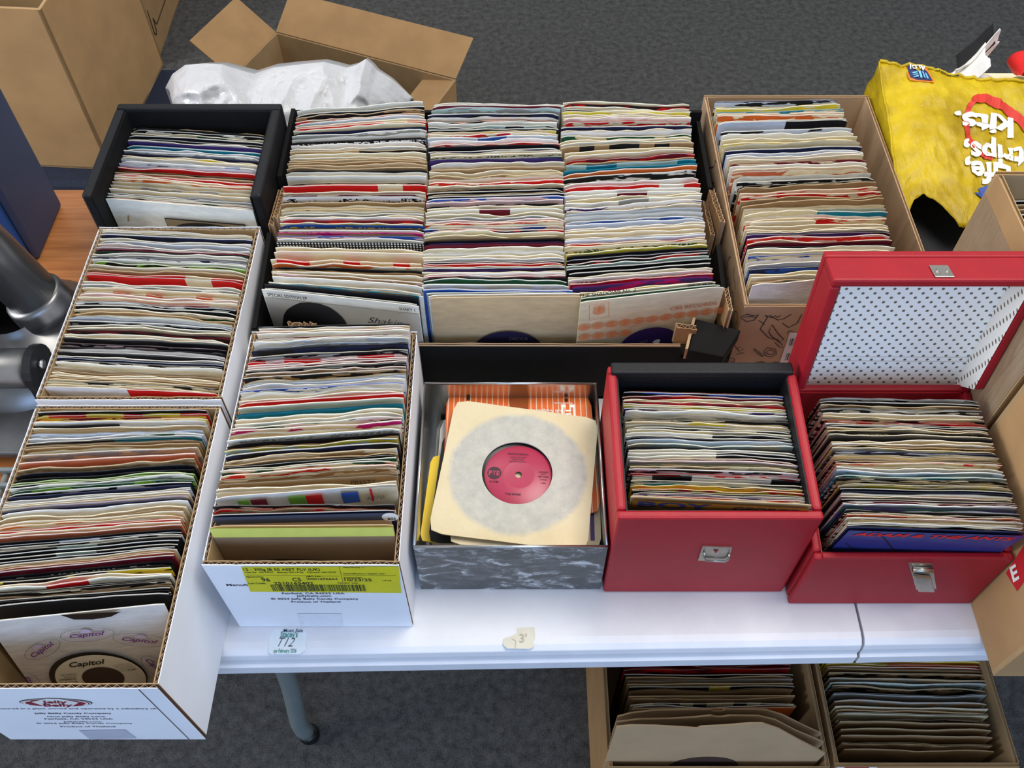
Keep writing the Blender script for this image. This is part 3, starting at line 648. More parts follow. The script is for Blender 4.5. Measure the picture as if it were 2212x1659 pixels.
# its front rim lip
KB2 = open_carton('kraft_carton', 'brown carton with a printed arrow on the carpet behind the bench', (-1.118, 2.50), (-1.128, 3.25), .6, -.7395, -.30, KRAFT, KRAFTD)
k2f = Frame(V(-1.118, 2.50, -.74), (-.0133, 1, 0), (0, 0, 1))
k2p = [o for o in KB2.e.children if o.name.startswith('side_panel')][0]
def k2q(x, y):
    d = ray(x, y); t = (-1.118-CAM.x)/d.x; p = CAM+d*t; return (p.y-2.50, p.z)
ribbon(k2f, [[k2q(362, -10), k2q(339, 52)], [k2q(339, 52), k2q(330, 39)], [k2q(331, 41), k2q(338, 66), k2q(338, 74), k2q(334, 73), k2q(318, 22)]], .006, ink('brownink', (70, 45, 25)), k2p, 'printed_arrow', lift=-.002)
ribbon(k2f, [[k2q(362, -10), k2q(339, 52)], [k2q(339, 52), k2q(330, 39)], [k2q(331, 41), k2q(338, 66), k2q(338, 74), k2q(334, 73), k2q(318, 22)]], .006, ink('brownink', (70, 45, 25)), k2p, 'printed_arrow', lift=.002)

# open carton on the floor ------------------------------------------------
K = Vector((-.6375, 2.248)); M = Vector((-.144, 2.04)); dv = (M-K).normalized(); pv = Vector((dv.y, -dv.x)) # pv toward camera
OC = open_carton('open_carton', 'empty brown carton with its flaps standing open on the carpet', (M+pv*.215), M, (M-K).length, -.7395, -.44, KRAFT, KRAFTD, th=.005)
def flap(a, b, out, up_, ln, taper=.0):
    a3, b3 = V(*a, -.44), V(*b, -.44); o = Vector((out.x, out.y, up_)).normalized()*ln; t = (b3-a3)*taper
    nn = (b3-a3).cross(o).normalized()*.004
    return mk('flap', *prism([a3, b3, b3+o-t, a3+o+t], 0, nn), KRAFT, OC, bevel=.001)
flap(K, M, -pv, .55, .118, -.01); flap(K, K+pv*.215, -dv, .75, .132); flap(M, M+pv*.215, -dv, -.25, .10); flap(K+pv*.215, M+pv*.215, pv, -.3, .1)

# crumpled white plastic bag ----------------------------------------------
def crumple(name, label, cat, c, r, seed, mat, seg=120, ringsn=70, amp=.16, foldn=6, flat=.0):
    vs, fs = [], []
    for i in range(ringsn+1):
        th = math.pi*i/ringsn
        for j in range(seg):
            ph = 2*math.pi*j/seg; d = Vector((math.sin(th)*math.cos(ph), math.sin(th)*math.sin(ph), math.cos(th)))
            q = d*1.6+Vector((seed, 0, 0))
            w = noise.noise(q)*.9 + .5*(1-2*abs(noise.noise(q*2.3))) + .28*(1-2*abs(noise.noise(q*5.1))) + .12*(1-2*abs(noise.noise(q*11)))
            k = 1+amp*w
            vs.append(Vector(c)+Vector((d.x*r[0], d.y*r[1], d.z*r[2]))*k)
        if i:
            for j in range(seg):
                p = (i-1)*seg; fs.append((p+j, p+(j+1) % seg, i*seg+(j+1) % seg, i*seg+j))
    zmin = min(v.z for v in vs)
    o = mk(name, vs, fs, mat, smooth=True, origin=(c[0], c[1], zmin)); return tag(o, label, cat)
def bag_surface():
    """white carrier bag lying in two swelling lobes, its outline measured at Y about 1.5"""
    top = [(357, 190), (372, 160), (400, 140), (440, 137), (480, 139), (520, 152), (548, 160), (590, 146), (640, 140), (700, 134), (750, 146), (770, 140), (790, 127), (805, 140), (815, 152), (845, 170), (870, 192), (895, 214)]
    vs, fs = [], []; n = 170; m = 80
    def topat(px):
        for (a, b), (c, d) in zip(top, top[1:]):
            if a <= px <= c: return b+(d-b)*(px-a)/(c-a)
        return top[-1][1]
    for j in range(m+1):
        v = j/m
        for i in range(n+1):
            u = i/n; px = 357+(893-357)*u
            T0 = PYY(px, topat(px), 1.56)
            zt = T0.z-TZ; Yt = 1.56
            zb = -.272; w = math.sin(math.pi*min(max(u, .0), 1))**.35
            # swelling front: from the ridge over a belly down to the bench, and a back side
            a = v*math.pi*1.15-.35*math.pi*.0
            if v < .62:
                s = v/.62; Y = Yt-.16*w*math.sin(s*math.pi/2)**1.0; z = zt+(zb-zt)*(1-math.cos(s*math.pi/2))
            else:
                s = (v-.62)/.38; Y = Yt-.16*w*(1-s)+.05*w*s; z = zb+.0005
            X = T0.x+ (.02*math.cos(u*math.pi))*math.sin(min(v/.62, 1)*math.pi/2)
            q = Vector((X*6+v*1.3, v*2.6-X*2, 3.3)); g = lambda k, sh=0: 1-3.2*abs(noise.noise(q*k+Vector((sh, sh*.7, 0))))
            f = .012*g(1)+.008*g(2.1, 4)+.0045*g(4.3, 9)+.0022*g(9, 2)+.010*noise.noise(q*.7)
            fade = min(1, v*5)*w*(1 if v < .55 else max(0, 1-(v-.55)*10))
            vs.append(V(X, Y-f*fade*1.4, max(z+f*fade*.7, zb)))
            if i and j:
                k = j*(n+1)+i; fs.append((k-n-2, k-n-1, k, k-1))
    # back side closing the bag
    base = len(vs)
    for j in range(5):
        for i in range(n+1):
            t = vs[i]; s = j/4; w = math.sin(math.pi*i/n)**.35
            vs.append(Vector((t.x, t.y+.09*w*math.sin(s*math.pi/2+.0), t.z+(TZ-.272-t.z)*(1-math.cos(s*math.pi/2)))))
            if i and j: k = base+j*(n+1)+i; fs.append((k-1, k, k-n-1, k-n-2))
    o = mk('plastic_bag', vs, fs, FILM, smooth=True, origin=V(-.42, 1.5, -.272))
    return tag(o, 'crumpled white plastic bag lying behind the black padded case', 'bag')
bag_surface()

# blue plastic box on the wooden table --------------------------------------
BB = Thing('blue_plastic_box', 'tall dark blue plastic box on the wooden table', 'box', V(-.9, 1.04, 0))
mk('side_panel', *boxv(-1.10, -.714, .978, 1.100, .0, .30), [DBLUEPL], BB, bevel=.006)
mk('front_panel', *boxv(-1.098, -.722, .972, .9775, .004, .296), BLUEPL, BB, bevel=.002)

# chrome tube stand -----------------------------------------------------------
TS = Thing('tube_stand', 'upright metal tube on a domed metal base, on the wooden table', 'stand', V(-.66, .79, 0))
rc = P(92, 655, .085)
cxx, cyy = -.618, .808
mk('base_plate', *prism([V(-.86, .62, .012), V(-.575, .62, .012), V(-.5445, .70, .012), V(-.5445, .868, .012), V(-.60, .905, .012), V(-.86, .905, .012)], 0, (0, 0, .012)), STEEL, TS, bevel=.003)
mk('domed_base', *lathe(V(-.662, .798, 0), [(.116, .024), (.112, .034), (.100, .046), (.082, .058), (.058, .075), (.046, .084), (.041, .094)], 56), STEEL, TS, smooth=True)
mk('tube', *tube([V(cxx, cyy, .088), V(cxx-.085, cyy-.01, .43)], .0335, 40), DTUBE, TS, smooth=True)
ta = Vector((-.085, -.01, .342)).normalized(); tb_ = V(cxx, cyy, .084)
mk('collar', *tube([tb_, tb_+ta*.012, tb_+ta*.024, tb_+ta*.030, tb_+ta*.033], [.0415, .0405, .0395, .0385, .0340], 48), STEEL, TS, smooth=True)
mk('handle', *prism([V(-.60, .895, .024), V(-.588, .91, .024), V(-.582, .91, .024), V(-.59, .895, .024)], 0, (0, 0, .02)), BLACKPL, TS)
mk('cylinder_arm', *tube([V(-.95, .705, .078), V(-.612, .715, .078)], .026, 36), STEEL, TS, smooth=True)
mk('end_bracket', *prism([V(-.610, .682, .024)]+[V(-.610, .715+.031*math.cos(a), .078+.031*math.sin(a)) for a in [math.radians(t) for t in range(200, -21, -20)]]+[V(-.610, .748, .024)], 0, (.010, 0, 0)), BLACKPL, TS)
mk('bolt', *tube([V(-.600, .715, .086), V(-.595, .715, .086)], .006, 14), CHROME, TS, smooth=True)
for k in range(2):
    x = -.76+k*.07; 
    mk('foot', *tube([V(x, .64, .0), V(x, .64, .013)], .012, 14), BLACKPL, TS)
mk('foot', *tube([V(-.57, .86, .0), V(-.57, .86, .013)], .012, 14), BLACKPL, TS); mk('foot', *tube([V(-.84, .88, .0), V(-.84, .88, .013)], .012, 14), BLACKPL, TS)
# grey plastic rack in front of it
GR = Thing('grey_rack', 'grey plastic slotted rack in front of the tube stand', 'rack', V(-.62, .585, 0))
for k in range(4): mk('bar', *boxv(-.80, -.560, .535+k*.022, .541+k*.022, .006, .014), GREYPAINT, GR, bevel=.002)
for k in range(7): mk('bar', *boxv(-.785+k*.035, -.779+k*.035, .525, .612, .0, .0065), GREYPAINT, GR, bevel=.002)

# yellow shopping bag --------------------------------------------------------
YB = Thing('shopping_bag', 'yellow woven plastic shopping bag lying upside down over records at the back right', 'bag', V(.8, 1.0, 0))
c00 = P(1898, 138, .205); c10 = P(2330, 205, .215); c01 = P(1945, 452, .150); c11 = P(2250, 540, .15)
# the mouth of the bag: zigzag hem running from c01 to the right
def top_pt(s, t, rough=1):
    a = c00.lerp(c10, s); 
    hem = interp([(0, 1.05), (.03, 1.06), (.10, .93), (.18, .865), (.26, .90), (.42, 1.02), (.6, .97), (1, 1.0)], s, 1)
    b = c01.lerp(c11, s); p = a.lerp(b, t*hem)
    if not rough: return p+Vector((0, 0, .012*math.sin(math.pi*t)*math.sin(math.pi*min(s*1.6, 1))))
    q = Vector((s*5, t*4, 1.7))
    wv = .006*noise.noise(q)+.0035*(1-2*abs(noise.noise(q*2.5)))+.0015*(1-2*abs(noise.noise(q*6)))
    return p+Vector((0, 0, wv+.012*math.sin(math.pi*t)*math.sin(math.pi*min(s*1.6, 1))))
ns, nt_ = 60, 40; vs, fs = [], []
for j in range(nt_+1):
    for i in range(ns+1):
        vs.append(top_pt(i/ns, j/nt_))
        if i and j: k = j*(ns+1)+i; fs.append((k-ns-2, k-1, k, k-ns-1))
FACE = mk('printed_panel', vs, fs, YBAG, YB, smooth=True, solid=.0012)
c20 = P(1872, 235, .12); c21 = P(1952, 440, .02)
ng = 16; vs, fs = [], []
for j in range(nt_+1):
    for i in range(ng+1):
        s = i/ng; t = j/nt_; a = top_pt(0, t)
        b = Vector((a.x-.022*math.sin(math.pi*t)-.004, a.y-.0*t, TZ+.003)); p = a.lerp(b, s)
        q = Vector((s*2+7, t*6, 4)); p.x += (.012*(1-2*abs(noise.noise(q)))+.006*noise.noise(q*3))*math.sin(math.pi*min(1, s*1.3))-.010*math.sin(math.pi*s)
        p.x = max(p.x, DX1+.003)
        vs.append(p)
        if i and j: k = j*(ng+1)+i; fs.append((k-ng-2, k-ng-1, k, k-1))
mk('gusset', vs, fs, YBAG, YB, smooth=True, solid=.0012)
vs, fs = [], []
for i in range(ns+1):
    a = top_pt(i/ns, 0)
    for s in range(5): vs.append(Vector((a.x, a.y+.004*s*(1-s/8), a.z+(TZ+.003-a.z)*s/4)))
    if i:
        for s in range(4): k = i*5+s; fs.append((k-5, k, k+1, k-4))
mk('base_panel', vs, fs, YBAG, YB, smooth=True, solid=.0012)
mk('seam', *tube([top_pt(i/ns, 0)+Vector((0, 0, .0012+.0012*noise.noise(Vector((i*.4, 0, 0))))) for i in range(ns+1)], .0026, 6), YBAG, YB, smooth=True)
mk('seam', *tube([top_pt(0, i/nt_)+Vector((0, 0, .0004)) for i in range(nt_+1)], .0016, 6), YBAG, YB, smooth=True)
# printing on the bag: find (s, t) of a photo pixel on the panel, then lay letters over it
def st_of(px, py):
    s, t = .3, .5
    def proj(s, t):
        d = top_pt(s, t, 0)-CAM; z = d.dot(FWD); return 1106+F*d.x/z, 829.5-F*d.dot(UP)/z
    for _ in range(9):
        x, y = proj(s, t); e = 1e-3; xs, ys = proj(s+e, t); xt, yt = proj(s, t+e)
        a, b, c, d = (xs-x)/e, (xt-x)/e, (ys-y)/e, (yt-y)/e; D = a*d-b*c; rx, ry = px-x, py-y
        s += .9*(d*rx-b*ry)/D; t += .9*(a*ry-c*rx)/D
    return s, t
def bag_map(ax, ay, bx_, by_, px0, py0, lift=.0022):
    """local (x, y) -> the bag's surface at that spot of its face"""
    def f(x, y):
        p = top_pt(*st_of(px0+x*ax+y*bx_, py0+x*ay+y*by_)); return p+Vector((0, -.25, 1)).normalized()*(lift+.0006)*.8
    return f
WI = ink('white', (236, 236, 228)); RI = ink('red', (196, 44, 28)); NI = ink('navy', (28, 36, 84)); OI = ink('orange', (238, 120, 30)); SB = ink('sky', (110, 180, 226))
nf = Frame((0, 0, 0), (1, 0, 0), (0, 1, 0))
bm = bag_map(1, 0, 0, -1, 2100, 300, .0026)
def dense(p, k=6): return [(p[i][0]+(p[i+1][0]-p[i][0])*j/k, p[i][1]+(p[i+1][1]-p[i][1])*j/k) for i in range(len(p)-1) for j in range(k)]+[p[-1]]
ring = [(2108, 218), (2092, 232), (2084, 262), (2090, 300), (2112, 336), (2140, 350)]
ribbon(nf, [[(x-2100, -(y-300)) for x, y in dense(ring)]], 11, RI, FACE, 'printed_loop', mapf=bm)
ribbon(nf, [[(x-2100, -(y-300)) for x, y in dense([(2098, 216), (2130, 222), (2165, 236), (2200, 262), (2240, 300)])]], 20, RI, FACE, 'printed_loop', mapf=bm)
# words upside down: x axis runs left, y axis runs down
def bagword(s, px, py, w, h, ang):
    ca, sa = math.cos(ang), math.sin(ang)
    text(nf, s, 0, 0, h, WI, FACE, w=w, bold=.035, shear=.12, mapf=bag_map(-ca, -sa, sa, ca, px, py, .0036))
# note: reading direction is right-to-left in the photo
bagword('kits.', 2186, 262, 128, 44, .14)
bagword('bits', 2290, 276, 80, 44, .14)
bagword('trips,', 2208, 328, 130, 44, .13)
bagword('Life,', 2180, 366, 100, 44, .16)
lg = bag_map(1, .12, .25, 1, 1950, 146, .0026)
shape(nf, [(0, 0), (48, 2), (54, 38), (3, 36)], OI, FACE, 'printed_logo', mapf=lg)
lg2 = bag_map(1, .12, .25, 1, 1950, 146, .0032)
shape(nf, [(4, 3), (45, 5), (50, 35), (6, 33)], NI, FACE, 'printed_logo', mapf=lg2)
lg3 = bag_map(1, .12, .25, 1, 1950, 146, .0038)
for k in range(3): shape(nf, [(24+k*7, 17), (28+k*7, 17), (29+k*7, 31), (25+k*7, 31)], SB, FACE, 'printed_logo', mapf=lg3)
for k in range(3): shape(nf, [(10, 18+k*4), (22, 17+k*4), (22, 19+k*5), (14, 20+k*4)], SB, FACE, 'printed_logo', mapf=lg3)
text(nf, 'ALDI', 0, 0, 10, WI, FACE, w=34, bold=.03, mapf=bag_map(-1, -.1, .1, 1, 1994, 153, .0038))
text(nf, 'Everyday', 0, 0, 7, INK, FACE, w=52, bold=.02, mapf=bag_map(-1, -.14, .1, 1, 2068, 163, .0026))
shape(nf, [(0, 0), (26, -6), (60, 20), (30, 60), (10, 30), (-12, 14), (4, 10)], ink('blueprint', (40, 70, 150)), FACE, 'printed_patch', mapf=bag_map(1, 0, 0, 1, 2112, 408, .0026))

# curled sleeves sticking out behind the bag ------------------------------------
def curl(name, label, path, wdir, mat, cat, th=.0012, n=14, amp=.0025):
    vs, fs = [], []; N = len(path)
    for i, p in enumerate(path):
        for j in range(n+1):
            s = j/n; q = Vector(p)+Vector(wdir)*s; q += Vector((.4, .6, 1))*amp*noise.noise(Vector((i*3.2/N, s*2.5, path[0][0]*29)))+Vector((0, 0, 1))*amp*.4*noise.noise(Vector((i*9/N, s*8, 3)))
            vs.append(q)
            if i and j: k = i*(n+1)+j; fs.append((k-n-2, k-n-1, k, k-1))
    o = mk(name, vs, fs, mat, smooth=True, solid=th, origin=(path[0][0], path[0][1], min(v.z for v in vs))); return tag(o, label, cat)
def arc(c, r, a0, a1, n=20, ry=None): return [Vector((c[0]+r*math.cos(math.radians(a0+(a1-a0)*i/n)), c[1], c[2]+(ry or r)*math.sin(math.radians(a0+(a1-a0)*i/n)))) for i in range(n+1)]

# tall kraft boxes at the right end of the table -----------------------------------
AX = .5335
def lp_carton(name, label, x0, x1, y0, y1, z0, h, **k): return corrugated_box(name, label, x0, x1, y0, y1, h, KRAFT, KRAFTD, flute=False, wob=.0005, th=.006, z0=z0, **k)
_lp = lp_carton
def lp_carton(*a, **k):
    c = _lp(*a, **k)
    for o in c.e.children:
        if len(o.data.materials) > 1: o.data.materials[1] = KRAFTD
    return c
BA = lp_carton('tall_carton', 'tall carton wrapped in brown packing tape, behind the open red lid', AX, .95, .578, .792, .0005, .335)
mk('packing_tape', *boxv(AX-.0008, AX-.0001, .580, .790, .02, .305), TAPE, [o for o in BA.e.children if o.name.startswith('side_panel')][-1], label='shiny brown packing tape')
BBX = lp_carton('tall_carton', 'plain tall carton with red tape, overhanging the table beside the right red case', AX, .95, .345, .570, .0005, .345)
bs = [o for o in BBX.e.children if o.name.startswith('side_panel')][-1]
def bq(x, y, X=AX): d = ray(x, y); p = CAM+d*((X-CAM.x)/d.x); return p
tapep = [bq(2176, 1240), bq(2230, 1165), bq(2260, 1200), bq(2198, 1277)]
tapep = [bq(2174, 1238), bq(2250, 1120), bq(2290, 1150), bq(2198, 1277)]
rt = mk('red_tape', [p+Vector((-.0006, 0, 0)) for p in tapep], [(0, 1, 2, 3)], ink('redtape', (196, 40, 46), .35), bs, label='red parcel tape printed with white letters')
RF2 = Frame(bq(2190, 1258)+Vector((-.0014, 0, 0)), bq(2214, 1243)-bq(2190, 1258), bq(2180, 1240)-bq(2190, 1258))
mk('lettering', [RF2.o+RF2.u*v[0]*.030+RF2.v*v[1]*.022 for v in glyphs('E', .03)[0]], glyphs('E', .03)[1], WI, rt)
# cartons on the floor under the table
FL = lp_carton('floor_carton', 'brown carton of twelve-inch records on the carpet under the table, the left of the two', .142, .468, .345, .64, -.7395, -.412)
FR = lp_carton('floor_carton', 'brown carton of old paper-sleeved records on the carpet, at the right under the table', .476, .748, .350, .64, -.7395, -.412)
ff = [o for o in FR.e.children if o.name.startswith('front_panel')][0]
FFM = Frame(V(.476, .35, -.412), (1, 0, 0), (0, 0, 1))
shape(FFM, [(.003, .0006), (.062, .0006), (.060, -.03), (.001, -.03)], WI, ff, 'tape_patch'); shape(FFM, [(.012, 0), (.050, 0), (.048, -.016), (.022, -.012)], RI, ff, 'tape_patch', .0008)

# ------------------------------------------------------------------ record sleeves
PAL = {'w': ((243, 239, 230), 'white'), 'c': ((236, 221, 184), 'cream'), 't': ((210, 182, 140), 'tan'), 'k': ((170, 136, 94), 'brown'), 'b': ((24, 23, 26), 'black'),
       'g': ((158, 158, 152), 'grey'), 's': ((200, 207, 220), 'pale blue-grey'), 'r': ((224, 28, 26), 'red'), 'd': ((120, 26, 44), 'maroon'), 'n': ((30, 36, 70), 'navy'),
       'B': ((38, 84, 168), 'blue'), 'T': ((20, 132, 156), 'teal'), 'a': ((186, 214, 206), 'pale aqua'), 'G': ((28, 84, 58), 'dark green'), 'L': ((128, 182, 58), 'lime green'),
       'y': ((228, 208, 58), 'yellow'), 'o': ((226, 110, 44), 'orange'), 'q': ((212, 116, 78), 'salmon'), 'p': ((228, 194, 192), 'pale pink'), 'm': ((196, 16, 118), 'magenta'), 'u': ((70, 50, 116), 'purple'), 'e': ((206, 201, 194), 'pale grey')}
HARD = set('bnBTmud')
def sleeve_data(A, B, z, h, lean, gap, sd, bseed, c1, c2, pat, th, wavy, thick, notch=False, ncol=22):
    """one sleeve: a thin closed pocket with front, back, sides and an open slit along the top"""
    d = (B-A); W = d.length; d = d/W; n = Vector((d.y, -d.x)); z0 = z-h
    rows_f = [0, .0012, .005, .012, .03, h]; rows_b = [0, .012, h]
    vs, uv, fs = [], [], []
    rr = random.Random(int(sd*977))
    ear0, ear1 = (rr.random() < .35)*rr.uniform(.001, .004), (rr.random() < .35)*rr.uniform(.001, .004)
    ph = rr.uniform(0, 50); op = rr.uniform(.2, 1) if rr.random() < .22 else 0
    bw = min(.006, gap*1.3)*wavy
    for j in range(ncol+1):
        u = j/ncol; edge = min(u, 1-u)
        wv = bw*(noise.noise(Vector((u*3.1, sd*.31+bseed, bseed))) + .35*noise.noise(Vector((u*8, ph, 0)))*wavy)
        dz = -.0038*wavy*abs(noise.noise(Vector((u*4.5, ph, 9)))) - .0009*wavy*abs(noise.noise(Vector((u*15, ph, 2))))
        dz -= ear0*max(0, 1-u/.06) + ear1*max(0, 1-(1-u)/.06)
        if edge < .012: dz -= .0012
        nd = 0
        if notch:
            q = abs(u-.5); nd = .010 if q < .075 else (.010*(1-(q-.075)/.03) if q < .105 else 0)
        ot = thick*(.5+.9*op*abs(noise.noise(Vector((u*2.3, ph, 5))))*min(1, edge*8))
        for s in rows_f:
            f = max(0, 1-s/h); f2 = max(0, 1-s/.05)
            p = A+d*(W*u)+n*(wv*f*f+lean*s+ot*.5*f2+thick*.5*(1-f2))
            zz = z-s+dz*max(0, 1-s/.04); zz = min(zz, z-nd*1.0) if s < nd else zz
            vs.append(Vector((p.x, p.y, TZ+zz))); uv.append((W*u, max(s, nd if s < nd else s)))
        # slit
        p = A+d*(W*u)+n*wv; zz = z+dz-(.0022 if op else .0002); vs.append(Vector((p.x, p.y, TZ+(zz if not nd else z-nd-.002)))); uv.append((W*u, .5))
        for s in rows_b:
            f = max(0, 1-s/h); f2 = max(0, 1-s/.05)
            p = A+d*(W*u)+n*(wv*f*f+lean*s-ot*.5*f2-thick*.5*(1-f2)); zz = z-s+dz*max(0, 1-s/.04)
            vs.append(Vector((p.x, p.y, TZ+zz))); uv.append((W*u, s))
        K = len(rows_f)+1+len(rows_b)
        if j:
            a = (j-1)*K; b = j*K; nf_ = len(rows_f)
            for i in range(nf_-1): fs.append((a+i, a+i+1, b+i+1, b+i))
            fs.append((a+nf_, a, b, b+nf_)); fs.append((a+nf_+1, a+nf_, b+nf_, b+nf_+1))
            for i in range(len(rows_b)-1): fs.append((a+nf_+1+i+1, a+nf_+1+i, b+nf_+1+i, b+nf_+2+i))
            fs.append((a+nf_-1, a+K-1, b+K-1, b+nf_-1))
    K = len(rows_f)+1+len(rows_b); nf_ = len(rows_f)
    for a, flip in ((0, False), (ncol*K, True)):
        ring_ = [a+i for i in range(nf_)]+[a+K-1, a+nf_+2, a+nf_+1]
        fs.append(tuple(ring_[::-1] if not flip else ring_))
    g1, g2 = lin(PAL[c1][0]), lin(PAL[c2][0])
    vr = rr.uniform(.9, 1.04); g1 = tuple(min(1, x*vr) for x in g1)
    if c1 in 'cwt': g1 = (g1[0], g1[1]*rr.uniform(.965, 1.0), g1[2]*rr.uniform(.88, 1.0))
    e = lin((246, 240, 224)) if c1 not in 'kt' else lin((214, 190, 150))
    if c1 in HARD and rr.random() < .55: e = g1
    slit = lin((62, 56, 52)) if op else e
    return vs, fs, uv, (g1, g2, e, slit, pat, th, (sd*1.37) % 61, K, nf_, ncol)
def paint(me, data_list):
    """fill UVs and print attributes of a mesh made of one or many sleeves"""
    n = len(me.vertices); c1, c2, ec, par, uvs = [], [], [], [], []
    for vs, fs, uv, (g1, g2, e, slit, pat, th, sd, K, nf_, nc) in data_list:
        for i in range(len(vs)):
            s = (i % K) == nf_
            c1 += (*(slit if s else g1), 1); c2 += (*(slit if s else g2), 1); ec += (*e, 1); par += (float(pat), th, sd)
        uvs += uv
    for nm, arr in (('c1', c1), ('c2', c2), ('ec', ec)): me.attributes.new(nm, 'FLOAT_COLOR', 'POINT').data.foreach_set('color', arr)
    me.attributes.new('par', 'FLOAT_VECTOR', 'POINT').data.foreach_set('vector', par)
    ul = me.uv_layers.new(name='UVMap'); li = [0]*len(me.loops); me.loops.foreach_get('vertex_index', li)
    flat = []
    for i in li: flat += uvs[i]
    ul.data.foreach_set('uv', flat)
def sleeve_obj(data, name='record_sleeve'):
    vs, fs = data[0], data[1]; zm = min(v.z for v in vs)
    cx = sum(v.x for v in vs)/len(vs); cy = sum(v.y for v in vs)/len(vs)
    o = mk(name, vs, fs, SLV, origin=(cx, cy, zm)); paint(o.data, [data]); return o

